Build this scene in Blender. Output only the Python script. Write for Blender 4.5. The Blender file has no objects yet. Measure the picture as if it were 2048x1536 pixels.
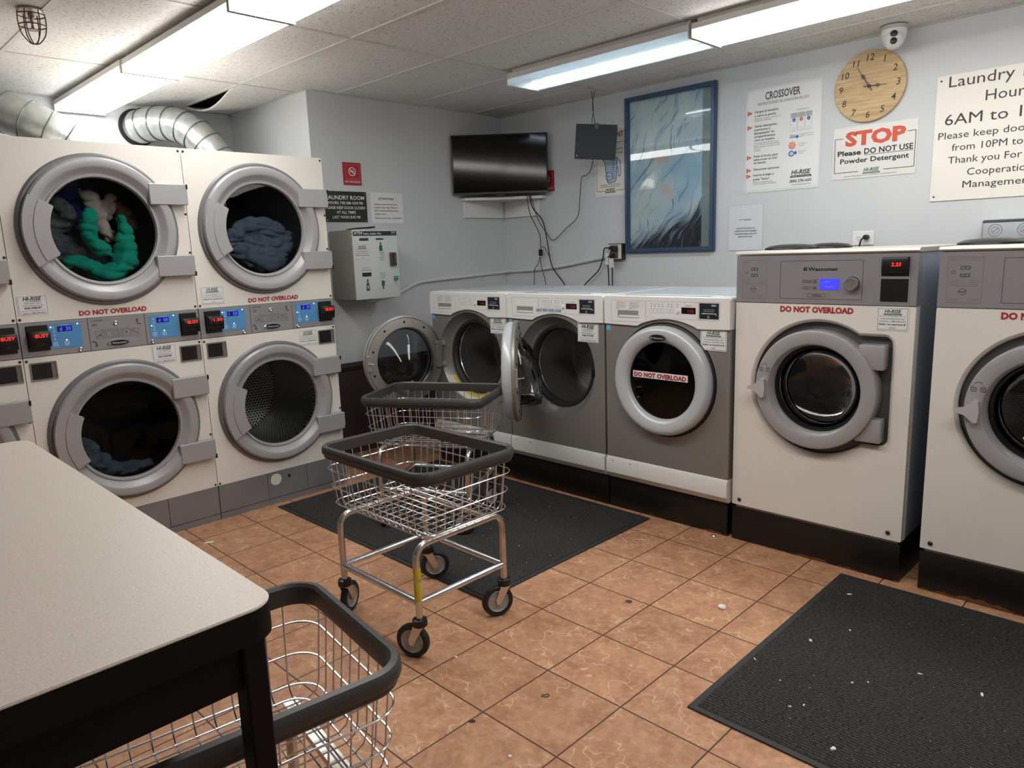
import bpy, bmesh, math, random
from mathutils import Vector, Matrix, noise
random.seed(7)
PI = math.pi
SC = bpy.context.scene
COL = SC.collection

# ------------------------------------------------------------------ camera, world, exposure
def R_(a): return math.radians(a)
CAM = Vector((4.353, -4.331, 1.386))
yaw, pit, rol = R_(44.989), R_(-10.472), R_(-2.038)
fw = Vector((-math.cos(yaw)*math.cos(pit), math.sin(yaw)*math.cos(pit), math.sin(pit)))
rt = fw.cross(Vector((0, 0, 1))).normalized(); up = rt.cross(fw)
r2 = rt*math.cos(rol)+up*math.sin(rol); u2 = -rt*math.sin(rol)+up*math.cos(rol)
cd = bpy.data.cameras.new('camera'); cam = bpy.data.objects.new('camera', cd); COL.objects.link(cam)
m3 = Matrix((r2, u2, -fw)).transposed()
cam.matrix_world = Matrix.Translation(CAM) @ m3.to_4x4()
cd.sensor_width = 36; cd.lens = 1449.65/2048*36; cd.clip_start = .02
SC.camera = cam
w = bpy.data.worlds.new('world'); SC.world = w; w.use_nodes = True
w.node_tree.nodes['Background'].inputs[0].default_value = (.6, .65, .7, 1)
w.node_tree.nodes['Background'].inputs[1].default_value = .02
SC.view_settings.view_transform = 'Standard'; SC.view_settings.look = 'None'
SC.view_settings.exposure = 0.72; SC.view_settings.gamma = 1; SC.view_settings.use_curve_mapping = False
LAMP = 8.0          # emission strength of the ceiling lenses
SC.cycles.max_bounces = 10; SC.cycles.transparent_max_bounces = 12
SC.cycles.use_denoising = True

# ------------------------------------------------------------------ materials
def lin(h):
    h = h.lstrip('#'); v = [int(h[i:i+2], 16)/255 for i in (0, 2, 4)]
    return tuple(x/12.92 if x <= .04045 else ((x+.055)/1.055)**2.4 for x in v)+(1,)
MATS = {}
class N:
    """tiny node-tree helper"""
    def __init__(s, name):
        s.m = bpy.data.materials.new(name); s.m.use_nodes = True; s.t = s.m.node_tree
        s.b = s.t.nodes['Principled BSDF']; s.o = s.t.nodes['Material Output']
    def n(s, typ, **k):
        x = s.t.nodes.new(typ)
        for a, v in k.items():
            if a.startswith('i_'):
                x.inputs[a[2:].replace('_', ' ')].default_value = v
            else: setattr(x, a, v)
        return x
    def l(s, a, b): s.t.links.new(a, b)
    def math(s, op, a, b=None, c=None):
        x = s.n('ShaderNodeMath', operation=op)
        for i, v in enumerate((a, b, c)):
            if v is None: continue
            if isinstance(v, (int, float)): x.inputs[i].default_value = v
            else: s.l(v, x.inputs[i])
        return x.outputs[0]
    def mix(s, f, a, b):
        x = s.n('ShaderNodeMix', data_type='RGBA')
        for sock, v in ((x.inputs[0], f), (x.inputs[6], a), (x.inputs[7], b)):
            if isinstance(v, (int, float)): sock.default_value = v
            elif isinstance(v, tuple): sock.default_value = v
            else: s.l(v, sock)
        return x.outputs[2]
    def co(s, kind='Object'):
        return s.n('ShaderNodeTexCoord').outputs[kind]
    def noise(s, scale, detail=3, vec=None, rough=.5):
        x = s.n('ShaderNodeTexNoise'); x.inputs['Scale'].default_value = scale
        x.inputs['Detail'].default_value = detail; x.inputs['Roughness'].default_value = rough
        s.l(vec if vec is not None else s.co(), x.inputs['Vector']); return x.outputs['Fac']
    def ramp(s, f, lo, hi, a=(0, 0, 0, 1), b=(1, 1, 1, 1)):
        x = s.n('ShaderNodeValToRGB'); e = x.color_ramp.elements
        e[0].position = lo; e[1].position = hi; e[0].color = a; e[1].color = b
        s.l(f, x.inputs[0]); return x.outputs[0]
    def bump(s, h, strength=.2, dist=.01):
        x = s.n('ShaderNodeBump'); x.inputs['Strength'].default_value = strength
        x.inputs['Distance'].default_value = dist; s.l(h, x.inputs['Height'])
        s.l(x.outputs[0], s.b.inputs['Normal'])
    def scaled(s, sx, sy, sz, kind='Object'):
        x = s.n('ShaderNodeMapping'); x.inputs['Scale'].default_value = (sx, sy, sz)
        s.l(s.co(kind), x.inputs[0]); return x.outputs[0]

def mat(name, col, rough=.5, metal=0., var=0., vscale=6, bump=0, bscale=60, spec=None, emit=0, coat=0):
    if name in MATS: return MATS[name]
    k = N(name); c = lin(col) if isinstance(col, str) else col
    b = k.b; b.inputs['Roughness'].default_value = rough; b.inputs['Metallic'].default_value = metal
    b.inputs['Base Color'].default_value = c
    if spec is not None: b.inputs['Specular IOR Level'].default_value = spec
    if coat: b.inputs['Coat Weight'].default_value = coat
    if var:
        f = k.noise(vscale, 5); d = tuple(x*(1-var) for x in c[:3])+(1,); l = tuple(min(1, x*(1+var*.5)) for x in c[:3])+(1,)
        k.l(k.mix(k.ramp(f, .3, .7), d, l), b.inputs['Base Color'])
    if bump: k.bump(k.noise(bscale, 3), bump, .004)
    if emit:
        b.inputs['Emission Color'].default_value = c; b.inputs['Emission Strength'].default_value = emit
    MATS[name] = k.m; return k.m

CREAM = mat('cream_enamel', '#e3dfd6', .32, var=.04, vscale=3, bump=.03, bscale=220)
SILV = mat('silver_plastic', '#a3a2a3', .38, .15, var=.03, vscale=9)
SILVD = mat('grey_surround', '#77777a', .45, .2)
BAND = mat('band_grey', '#98979a', .4, .35, var=.05)
KICK = mat('kick_grey', '#858589', .4, .3, var=.12, vscale=4)
BLACK = mat('black_plastic', '#101012', .35)
RUBBER = mat('black_rubber', '#17171a', .55)
BLUE = mat('blue_panel', '#4f8fc4', .45)
WHITEP = mat('white_plastic', '#e6e6e4', .3)
CROSSG = mat('washer_grey', '#8e8c89', .34, .35, var=.03)
CROSSW = mat('washer_white', '#dcdcd8', .3)
PAPER = mat('paper_white', '#e2e3e2', .5)
PAPERW = mat('sign_cream', '#e7e3da', .45)
INKB = mat('ink_black', '#16161a', .6); INKR = mat('ink_red', '#a8242c', .55); INKG = mat('ink_green', '#1d5b3c', .55)
INKGR = mat('ink_grey', '#77797c', .6); INKRO = mat('ink_orange', '#d0543a', .5); INKBL = mat('ink_blue', '#2c5f9e', .5)
INKW = mat('ink_white', '#e9e9e4', .5); INKLG = mat('ink_pale', '#a9acae', .6); INKDG = mat('ink_dark_grey', '#4a4a4e', .6)
INKLB = mat('ink_light_blue', '#a7c2dc', .5); INKPK = mat('ink_pink', '#d9a09a', .5)
REDLED = mat('red_led', '#ff2418', .4, emit=1.6); BLULED = mat('blue_led', '#2a3cff', .4, emit=2.0)
LCDBL = mat('blue_lcd', '#3a3af0', .4, emit=.55); LCDBK = mat('lcd_dark_blue', '#05063a', .3, emit=.6)
WLED = mat('white_led', '#cfe4ff', .4, emit=1.5); DIMLED = mat('dim_red_led', '#8a1f1a', .4, emit=.5)
CHROME = mat('chrome', '#d9dde2', .2, 1., var=.12, vscale=30)
CHROMER = mat('worn_chrome', '#cbc8c4', .26, 1., var=.25, vscale=14)
STEEL = mat('brushed_steel', '#d2cdc2', .42, .55, var=.06)
GALV = mat('galvanised_side', '#9aa4b0', .4, .3, var=.08, vscale=5)
DOORM = mat('door_inner_grey', '#9a9690', .38, .45, var=.06)
VTMG = mat('powder_grey', '#a29f97', .5, var=.04)
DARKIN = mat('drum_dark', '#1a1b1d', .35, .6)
SCREW = mat('screw_dark', '#4a4640', .35, .8)
YELL = mat('yellow_label', '#c9b52e', .5); TAG = mat('tag_white', '#d9d6c4', .6)
REDS = mat('red_sign', '#a81f2a', .45); BLKS = mat('black_sign', '#1c1d1c', .45)
BRONZE = mat('coin_slot_bronze', '#5d564d', .35, .7)
HINGEK = mat('hinge_black', '#141416', .4, .4)
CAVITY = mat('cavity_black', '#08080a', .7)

def glass(name, tint, rough=.02, ior=1.45, dark=0.):
    k = N(name); t = k.t
    tr = k.n('ShaderNodeBsdfTransparent'); tr.inputs[0].default_value = tint
    gl = k.n('ShaderNodeBsdfGlossy'); gl.inputs['Roughness'].default_value = rough
    fr = k.n('ShaderNodeFresnel'); fr.inputs[0].default_value = ior
    mx = k.n('ShaderNodeMixShader'); k.l(fr.outputs[0], mx.inputs[0]); k.l(tr.outputs[0], mx.inputs[1]); k.l(gl.outputs[0], mx.inputs[2])
    k.l(mx.outputs[0], k.o.inputs[0]); return k.m
GLASS = glass('dryer_glass', (.86, .89, .9, 1), .02, 1.22); GLASSD = glass('smoked_glass', (.16, .17, .18, 1), .03)
BOWL = glass('bowl_glass', (.82, .84, .86, 1), .02, 1.5); PICG = glass('picture_glass', (.98, .98, .98, 1), .01, 1.36)

def perforated(name, cx, cz, R=.24, hole=.011):
    """hole grid laid on the drum wall (unrolled) and on its back disc"""
    k = N(name); b = k.b; b.inputs['Metallic'].default_value = .8; b.inputs['Roughness'].default_value = .36
    sp = k.n('ShaderNodeSeparateXYZ'); k.l(k.co(), sp.inputs[0])
    x = k.math('SUBTRACT', sp.outputs[0], cx); z = k.math('SUBTRACT', sp.outputs[2], cz); y = sp.outputs[1]
    a = k.math('MULTIPLY', k.math('ARCTAN2', z, x), R); rad = k.math('SQRT', k.math('ADD', k.math('MULTIPLY', x, x), k.math('MULTIPLY', z, z)))
    back = k.math('LESS_THAN', rad, R-.012)
    def pick(p, q): return k.math('ADD', k.math('MULTIPLY', p, back), k.math('MULTIPLY', q, k.math('SUBTRACT', 1., back)))
    u = k.math('DIVIDE', pick(x, a), hole); v = k.math('DIVIDE', pick(z, y), hole*.87)
    u = k.math('ADD', u, k.math('MULTIPLY', k.math('FLOORED_MODULO', k.math('FLOOR', v), 2.), .5))
    fu = k.math('SUBTRACT', k.math('FRACT', u), .5); fv = k.math('SUBTRACT', k.math('FRACT', v), .5)
    d = k.math('ADD', k.math('MULTIPLY', fu, fu), k.math('MULTIPLY', fv, fv))
    k.l(k.mix(k.ramp(d, .07, .11), (.01, .01, .011, 1), (.42, .415, .41, 1)), b.inputs['Base Color']); return k.m
PERF = perforated('perforated_drum', .372, .590, .245); PERFC = perforated('perforated_small_drum', .352, .557); PERFD = perforated('dryer_drum', .391, .587, .30, .02)

def floor_mat():
    k = N('terracotta_tile'); b = k.b; s = .2977
    sep = k.n('ShaderNodeSeparateXYZ'); g = k.n('ShaderNodeNewGeometry'); k.l(g.outputs['Position'], sep.inputs[0])
    ux = k.math('DIVIDE', k.math('SUBTRACT', sep.outputs[0], 2.554-20*s), s); uy = k.math('DIVIDE', k.math('SUBTRACT', sep.outputs[1], -2.708-20*s), s)
    fx, fy = k.math('FRACT', ux), k.math('FRACT', uy)
    ex = k.math('MINIMUM', fx, k.math('SUBTRACT', 1., fx)); ey = k.math('MINIMUM', fy, k.math('SUBTRACT', 1., fy))
    gr = k.math('LESS_THAN', k.math('MINIMUM', ex, ey), .0085)
    cmb = k.n('ShaderNodeCombineXYZ'); k.l(k.math('FLOOR', ux), cmb.inputs[0]); k.l(k.math('FLOOR', uy), cmb.inputs[1])
    wn = k.n('ShaderNodeTexWhiteNoise', noise_dimensions='3D'); k.l(cmb.outputs[0], wn.inputs['Vector'])
    off = k.n('ShaderNodeVectorMath', operation='SCALE'); k.l(wn.outputs['Color'], off.inputs[0]); off.inputs['Scale'].default_value = 40
    ad = k.n('ShaderNodeVectorMath', operation='ADD'); k.l(g.outputs['Position'], ad.inputs[0]); k.l(off.outputs[0], ad.inputs[1])
    p = ad.outputs[0]
    n1 = k.noise(11, 8, p, .68); n2 = k.noise(42, 6, p, .7); n3 = k.noise(5.5, 4, p)
    c = k.mix(k.ramp(n1, .35, .66), lin('#9f7054'), lin('#bd906e'))
    c = k.mix(k.math('MULTIPLY', k.ramp(n2, .45, .68), .55), c, lin('#d0a683'))
    c = k.mix(k.math('MULTIPLY', k.ramp(k.noise(16, 8, p, .75), .52, .7), .5), c, lin('#986a4e'))
    ve = k.n('ShaderNodeTexVoronoi', feature='DISTANCE_TO_EDGE'); ve.inputs['Scale'].default_value = 9
    dv = k.n('ShaderNodeVectorMath', operation='ADD'); nz = k.n('ShaderNodeTexNoise'); nz.inputs['Scale'].default_value = 7; k.l(p, nz.inputs['Vector'])
    sc = k.n('ShaderNodeVectorMath', operation='SCALE'); k.l(nz.outputs['Color'], sc.inputs[0]); sc.inputs['Scale'].default_value = .28
    k.l(p, dv.inputs[0]); k.l(sc.outputs[0], dv.inputs[1]); k.l(dv.outputs[0], ve.inputs['Vector'])
    vein = k.math('MULTIPLY', k.math('LESS_THAN', ve.outputs['Distance'], .014), k.math('GREATER_THAN', n3, .5))
    c = k.mix(k.math('MULTIPLY', vein, .5), c, lin('#e3c09e'))
    tint = k.math('MULTIPLY_ADD', wn.outputs['Value'], .14, .93)
    hs = k.n('ShaderNodeHueSaturation'); k.l(tint, hs.inputs['Value']); k.l(c, hs.inputs['Color'])
    c = k.mix(gr, hs.outputs[0], lin('#4a3427')); k.l(c, b.inputs['Base Color'])
    k.l(k.math('MULTIPLY_ADD', n2, .25, .34), b.inputs['Roughness'])
    b.inputs['Specular IOR Level'].default_value = .35
    h = k.math('SUBTRACT', k.math('MULTIPLY', n1, .3), gr); k.bump(h, .25, .003); return k.m

def paint_mat():
    k = N('grey_wall_paint'); b = k.b; f = k.noise(2.2, 6)
    k.l(k.mix(f, lin('#c4c7ca'), lin('#d1d4d6')), b.inputs['Base Color']); b.inputs['Roughness'].default_value = .52
    k.bump(k.noise(90, 4), .08, .004); return k.m

def ceil_mat():
    k = N('acoustic_tile'); b = k.b; v = k.scaled(1, 1, 1)
    n1 = k.noise(115, 2, v); n2 = k.noise(50, 3, v)
    sp = k.math('MULTIPLY', k.ramp(n1, .36, .42, (1, 1, 1, 1), (0, 0, 0, 1)), k.ramp(n2, .40, .48))
    c = k.mix(k.math('MULTIPLY', sp, .6), lin('#d6d4d1'), lin('#5d5955'))
    k.l(c, b.inputs['Base Color']); b.inputs['Roughness'].default_value = .9; k.bump(n1, .2, .003); return k.m

def mat_mat():
    k = N('ribbed_mat_pile'); b = k.b; v = k.scaled(30, 160, 30)
    n1 = k.noise(3.5, 5, v, .75); n2 = k.noise(2, 2, k.scaled(1, 1, 1))
    c = k.mix(k.ramp(n1, .43, .78), lin('#171717'), lin('#8a8886'))
    c = k.mix(k.math('MULTIPLY', k.ramp(n2, .5, .75), .25), c, lin('#2e2c29'))
    wv = k.n('ShaderNodeTexWave', bands_direction='Y'); wv.inputs['Scale'].default_value = 26; wv.inputs['Distortion'].default_value = 1.2
    wv.inputs['Detail Scale'].default_value = 8; k.l(k.co(), wv.inputs[0])
    c = k.mix(k.math('MULTIPLY', wv.outputs['Fac'], .6), c, lin('#0b0b0b'))
    k.l(c, b.inputs['Base Color']); b.inputs['Roughness'].default_value = .95; b.inputs['Specular IOR Level'].default_value = .1
    k.bump(k.math('ADD', n1, wv.outputs['Fac']), .6, .004); return k.m

def wood_mat():
    k = N('clock_wood'); b = k.b
    f = k.noise(3, 6, k.scaled(2.2, 8, 22), .65)
    f2 = k.noise(2, 3, k.scaled(1, 8, 30))
    c = k.mix(k.ramp(f, .35, .68), lin('#bb9b6c'), lin('#d6bb90')); c = k.mix(k.math('MULTIPLY', k.ramp(f2, .5, .62), .3), c, lin('#9c7a50'))
    k.l(c, b.inputs['Base Color']); b.inputs['Roughness'].default_value = .55; return k.m

def lam_mat():
    k = N('table_laminate'); b = k.b
    f = k.noise(260, 2); f2 = k.noise(1.6, 3)
    c = k.mix(k.ramp(f, .38, .62), lin('#c9c0b3'), lin('#d6cec2')); c = k.mix(k.math('MULTIPLY', f2, .2), c, lin('#bfb6a8'))
    k.l(c, b.inputs['Base Color']); b.inputs['Roughness'].default_value = .42; k.bump(k.noise(420, 2), .03, .001); return k.m

def plinth_mat():
    k = N('black_painted_plinth'); b = k.b; g = k.n('ShaderNodeNewGeometry'); sep = k.n('ShaderNodeSeparateXYZ'); k.l(g.outputs['Position'], sep.inputs[0])
    f = k.noise(4.2, 6, g.outputs['Position'], .7)
    low = k.ramp(sep.outputs[2], .0, .075, (1, 1, 1, 1), (0, 0, 0, 1))
    chip = k.ramp(k.math('MULTIPLY', f, low), .455, .47)
    k.l(k.mix(chip, lin('#0d0c0b'), lin('#6d452b')), b.inputs['Base Color']); b.inputs['Roughness'].default_value = .42
    k.bump(k.noise(30, 4), .1, .005); return k.m

def art_mat():
    # loose windblown strokes: pale blue ground, blue streaks leaning right, pink seed heads, near-black foot
    k = N('abstract_blue_art'); b = k.b; g = k.co(); sep = k.n('ShaderNodeSeparateXYZ'); k.l(g, sep.inputs[0])
    x, z = sep.outputs[0], sep.outputs[2]
    nz = k.n('ShaderNodeTexNoise'); nz.inputs['Scale'].default_value = 2.6; nz.inputs['Detail'].default_value = 2; k.l(g, nz.inputs['Vector'])
    wv = k.n('ShaderNodeVectorMath', operation='MULTIPLY_ADD'); k.l(nz.outputs['Color'], wv.inputs[0]); wv.inputs[1].default_value = (.30, 0, .30); k.l(g, wv.inputs[2])
    def streak(ang, sx, sz, scale, det=5):
        r = k.n('ShaderNodeVectorRotate', rotation_type='Y_AXIS'); r.inputs['Angle'].default_value = R_(ang); k.l(wv.outputs[0], r.inputs['Vector'])
        m = k.n('ShaderNodeMapping'); m.inputs['Scale'].default_value = (sx, 1, sz); k.l(r.outputs[0], m.inputs[0]); return k.noise(scale, det, m.outputs[0], .62)
    s1 = streak(-32, 5, .8, 1.8); s2 = streak(-38, 14, 1.1, 2.0); s3 = streak(-24, 24, 1.6, 2.2, 3); big = k.noise(3.0, 3)
    c = k.mix(k.ramp(big, .36, .62), lin('#a6cde2'), lin('#dbe9e8'))
    c = k.mix(k.math('MULTIPLY', k.ramp(k.noise(2.1, 2), .5, .68), .5), c, lin('#bfcdb9'))
    c = k.mix(k.math('MULTIPLY', k.ramp(s1, .54, .66), .9), c, lin('#5e9fd0'))
    c = k.mix(k.math('MULTIPLY', k.ramp(s2, .58, .68), .9), c, lin('#2f6fae'))
    c = k.mix(k.math('MULTIPLY', k.ramp(s3, .62, .66), .75), c, lin('#3a5f8a'))
    c = k.mix(k.math('MULTIPLY', k.ramp(s2, .30, .38, (1, 1, 1, 1), (0, 0, 0, 1)), .8), c, lin('#e9f1f3'))
    c = k.mix(k.math('MULTIPLY', k.ramp(s3, .33, .37, (1, 1, 1, 1), (0, 0, 0, 1)), .6), c, lin('#eef4f4'))
    pk = k.n('ShaderNodeTexVoronoi'); pk.inputs['Scale'].default_value = 5; k.l(wv.outputs[0], pk.inputs[0])
    c = k.mix(k.math('MULTIPLY', k.ramp(pk.outputs['Distance'], .10, .24, (1, 1, 1, 1), (0, 0, 0, 1)), .5), c, lin('#e3b3ac'))
    d = k.math('ADD', k.math('SUBTRACT', k.math('MULTIPLY', x, .38), z), k.math('MULTIPLY', s2, .45))
    dk = k.ramp(d, .13, .24)
    c = k.mix(dk, c, lin('#18212f'))
    c = k.mix(k.math('MULTIPLY', k.ramp(s3, .58, .62), k.math('MULTIPLY', dk, .75)), c, lin('#7fb0d2'))
    k.l(c, b.inputs['Base Color']); b.inputs['Roughness'].default_value = .6; return k.m

def foil_mat():
    k = N('foil_duct'); b = k.b; b.inputs['Metallic'].default_value = .8; b.inputs['Roughness'].default_value = .32
    f = k.noise(25, 5); k.l(k.mix(f, lin('#b0b6b6'), lin('#e2e4e1')), b.inputs['Base Color']); k.bump(k.noise(38, 4), .35, .006); return k.m
def emis(name, col, s):
    k = N(name); e = k.n('ShaderNodeEmission'); e.inputs[0].default_value = col; e.inputs[1].default_value = s
    k.l(e.outputs[0], k.o.inputs[0]); return k.m
def lens_clear():
    k = N('prismatic_lens'); tr = k.n('ShaderNodeBsdfTransparent'); tl = k.n('ShaderNodeBsdfTranslucent'); df = k.n('ShaderNodeBsdfDiffuse')
    tl.inputs[0].default_value = (.8, .9, .95, 1); df.inputs[0].default_value = (.75, .83, .88, 1)
    m1 = k.n('ShaderNodeMixShader'); m1.inputs[0].default_value = .4; k.l(tl.outputs[0], m1.inputs[1]); k.l(df.outputs[0], m1.inputs[2])
    m2 = k.n('ShaderNodeMixShader'); m2.inputs[0].default_value = .6; k.l(tr.outputs[0], m2.inputs[1]); k.l(m1.outputs[0], m2.inputs[2])
    k.l(m2.outputs[0], k.o.inputs[0]); return k.m
FLOOR, PAINT, CEIL, MATP, WOOD, LAM, PLIN, ART, FOIL = floor_mat(), paint_mat(), ceil_mat(), mat_mat(), wood_mat(), lam_mat(), plinth_mat(), art_mat(), foil_mat()
LENSW = emis('warm_lens', (1, .985, .955, 1), LAMP); TUBEC = emis('cool_tube', (.72, .9, 1, 1), LAMP*2.6); LENSC = lens_clear()
HOUS = mat('lamp_housing', '#c9c6c0', .45); BACKW = PAINT
WAINS = mat('maroon_wainscot', '#3f3335', .42); RAILM = mat('maroon_rail', '#2f2226', .35)
GRID = mat('ceiling_grid', '#c9c7c2', .55)
FRAME = mat('picture_blue_frame', '#3d526d', .3, .2); MATB = mat('art_side_band', '#8fa2a2', .6)

# ------------------------------------------------------------------ geometry helpers
class MB:
    def __init__(s): s.bm = bmesh.new()
    def box(s, x0, y0, z0, x1, y1, z1, bev=0, seg=2):
        r = bmesh.ops.create_cube(s.bm, size=1); vs = r['verts']
        for v in vs:
            v.co = Vector(((x0+x1)/2+v.co.x*(x1-x0), (y0+y1)/2+v.co.y*(y1-y0), (z0+z1)/2+v.co.z*(z1-z0)))
        if bev:
            es = {e for v in vs for e in v.link_edges}
            bmesh.ops.bevel(s.bm, geom=list(es), offset=bev, segments=seg, affect='EDGES', profile=.5)
        return s
    def faces(s, vs, fs):
        b = [s.bm.verts.new(v) for v in vs]
        for f in fs:
            try: s.bm.faces.new([b[i] for i in f])
            except ValueError: pass
        return b
    def loft(s, rings, closed=True, cap=True):
        rs = [[s.bm.verts.new(p) for p in r] for r in rings]; n = len(rs[0])
        for a, b in zip(rs, rs[1:]):
            for i in range(n if closed else n-1):
                j = (i+1) % n; s.bm.faces.new((a[i], a[j], b[j], b[i]))
        if cap and closed:
            s.bm.faces.new(rs[0][::-1]); s.bm.faces.new(rs[-1])
        return rs
    def lathe(s, prof, c, axis='y', seg=72):
        cx, cy, cz = c; cols = []
        for i in range(seg):
            a = 2*PI*i/seg; col = []
            for r, h in prof:
                if r < 1e-6: r = 1e-5
                ca, sa = r*math.cos(a), r*math.sin(a)
                p = (cx+ca, cy+h, cz+sa) if axis == 'y' else (cx+ca, cy+sa, cz+h) if axis == 'z' else (cx+h, cy+ca, cz+sa)
                col.append(s.bm.verts.new(p))
            cols.append(col)
        for i in range(seg):
            a, b = cols[i], cols[(i+1) % seg]
            for j in range(len(prof)-1): s.bm.faces.new((a[j], b[j], b[j+1], a[j+1]))
        return s
    def disc(s, c, r, axis='y', seg=48):
        cx, cy, cz = c; v = []
        for i in range(seg):
            a = 2*PI*i/seg; p = (cx+r*math.cos(a), cy, cz+r*math.sin(a)) if axis == 'y' else (cx+r*math.cos(a), cy+r*math.sin(a), cz)
            v.append(s.bm.verts.new(p))
        s.bm.faces.new(v); return s
    def tube(s, pts, r, seg=8, closed=False, radii=None):
        pts = [Vector(p) for p in pts]; n = len(pts); rings = []
        T = []
        for i in range(n):
            a = pts[(i-1) % n] if (closed or i > 0) else pts[i]; b = pts[(i+1) % n] if (closed or i < n-1) else pts[i]
            t = (b-a); T.append(t.normalized() if t.length > 1e-9 else Vector((0, 0, 1)))
        nrm = T[0].orthogonal().normalized()
        for i in range(n):
            nrm = (nrm-T[i]*nrm.dot(T[i]))
            nrm = nrm.normalized() if nrm.length > 1e-6 else T[i].orthogonal().normalized()
            bi = T[i].cross(nrm); rr = radii[i] if radii else r
            rings.append([pts[i]+(nrm*math.cos(2*PI*k/seg)+bi*math.sin(2*PI*k/seg))*rr for k in range(seg)])
        if closed: rings.append(rings[0])
        rs = [[s.bm.verts.new(p) for p in q] for q in rings[:n]]
        for i in range(n if closed else n-1):
            a, b = rs[i], rs[(i+1) % n]
            if closed and i == n-1:     # twist-free join
                best = min(range(seg), key=lambda o: (a[0].co-b[o].co).length); b = b[best:]+b[:best]
            for k in range(seg):
                j = (k+1) % seg; s.bm.faces.new((a[k], a[j], b[j], b[k]))
        if not closed: s.bm.faces.new(rs[0][::-1]); s.bm.faces.new(rs[-1])
        return s
    def prism(s, poly, y0, y1):
        """polygon in (x,z), extruded along y"""
        s.loft([[(x, y0, z) for x, z in poly], [(x, y1, z) for x, z in poly]]); return s
    def prismz(s, poly, z0, z1):
        s.loft([[(x, y, z0) for x, y in poly], [(x, y, z1) for x, y in poly]]); return s
    def plate(s, outer, holes, y0, y1):
        t = bmesh.new(); es = []
        for lp in [outer]+holes:
            vs = [t.verts.new((x, 0, z)) for x, z in lp]
            es += [t.edges.new((vs[i], vs[(i+1) % len(vs)])) for i in range(len(vs))]
        bmesh.ops.triangle_fill(t, use_beauty=True, edges=es, normal=(0, -1, 0))
        t.verts.index_update(); co = [(v.co.x, v.co.z) for v in t.verts]; fs = [[v.index for v in f.verts] for f in t.faces]; t.free()
        A = [s.bm.verts.new((x, y0, z)) for x, z in co]; B = [s.bm.verts.new((x, y1, z)) for x, z in co]
        for f in fs: s.bm.faces.new([A[i] for i in f]); s.bm.faces.new([B[i] for i in f][::-1])
        o = 0
        for lp in [outer]+holes:
            n = len(lp)
            for i in range(n):
                j = (i+1) % n; s.bm.faces.new((A[o+i], A[o+j], B[o+j], B[o+i]))
            o += n
        return s
    def sector(s, cx, cz, r0, r1, a0, a1, y0, y1, n=20):
        ring = lambda r: [(cx+r*math.cos(R_(a0+(a1-a0)*i/n)), cz+r*math.sin(R_(a0+(a1-a0)*i/n))) for i in range(n+1)]
        poly = ring(r1)+ring(r0)[::-1]; s.loft([[(x, y0, z) for x, z in poly], [(x, y1, z) for x, z in poly]], cap=False)
        o, i_ = ring(r1), ring(r0)
        for y in (y0, y1):
            a = [s.bm.verts.new((x, y, z)) for x, z in o]; b = [s.bm.verts.new((x, y, z)) for x, z in i_]
            for k in range(n): s.bm.faces.new((a[k], a[k+1], b[k+1], b[k]))
        return s
    def sphere(s, c, r, seg=16, sc=(1, 1, 1)):
        q = bmesh.ops.create_uvsphere(s.bm, u_segments=seg, v_segments=max(6, seg//2), radius=r)
        for v in q['verts']: v.co = Vector((c[0]+v.co.x*sc[0], c[1]+v.co.y*sc[1], c[2]+v.co.z*sc[2]))
        return s
    def xf(s, m):
        bmesh.ops.transform(s.bm, matrix=m, verts=s.bm.verts); return s
    def build(s, name, m, parent=None, loc=None, rz=0, ang=35, smooth=True):
        bmesh.ops.remove_doubles(s.bm, verts=s.bm.verts, dist=1e-6)
        bmesh.ops.recalc_face_normals(s.bm, faces=s.bm.faces)
        me = bpy.data.meshes.new(name); s.bm.to_mesh(me); s.bm.free(); me.materials.append(m)
        if smooth:
            me.shade_smooth(); me.set_sharp_from_angle(angle=R_(ang))
        o = bpy.data.objects.new(name, me); COL.objects.link(o)
        if parent is not None: o.parent = parent
        if loc is not None: o.location = loc
        if rz: o.rotation_euler[2] = rz
        return o

def rrect(x0, z0, x1, z1, r, n=6):
    p = []
    for cx, cz, a in ((x1-r, z0+r, -90), (x1-r, z1-r, 0), (x0+r, z1-r, 90), (x0+r, z0+r, 180)):
        for i in range(n+1):
            t = R_(a+90*i/n); p.append((cx+r*math.cos(t), cz+r*math.sin(t)))
    return p
def circle(cx, cz, r, n=72): return [(cx+r*math.cos(2*PI*i/n), cz+r*math.sin(2*PI*i/n)) for i in range(n)]
def smooth_path(pts, n=8):
    P = [Vector(p) for p in pts]; out = []
    for i in range(len(P)-1):
        p0 = P[max(i-1, 0)]; p1, p2 = P[i], P[i+1]; p3 = P[min(i+2, len(P)-1)]
        for k in range(n):
            t = k/n; out.append(.5*((2*p1)+(p2-p0)*t+(2*p0-5*p1+4*p2-p3)*t*t+(3*p1-p0-3*p2+p3)*t**3))
    out.append(P[-1]); return out

def tag(o, label, cat, group=None):
    o['label'] = label; o['category'] = cat
    if group: o['group'] = group
    return o
def thing(name, label, cat, loc=(0, 0, 0), rz=0, group=None):
    o = bpy.data.objects.new(name, None); COL.objects.link(o); o.location = loc; o.rotation_euler[2] = rz
    o.empty_display_size = .1; return tag(o, label, cat, group)
def struct(o): o['kind'] = 'structure'; return o

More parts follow.
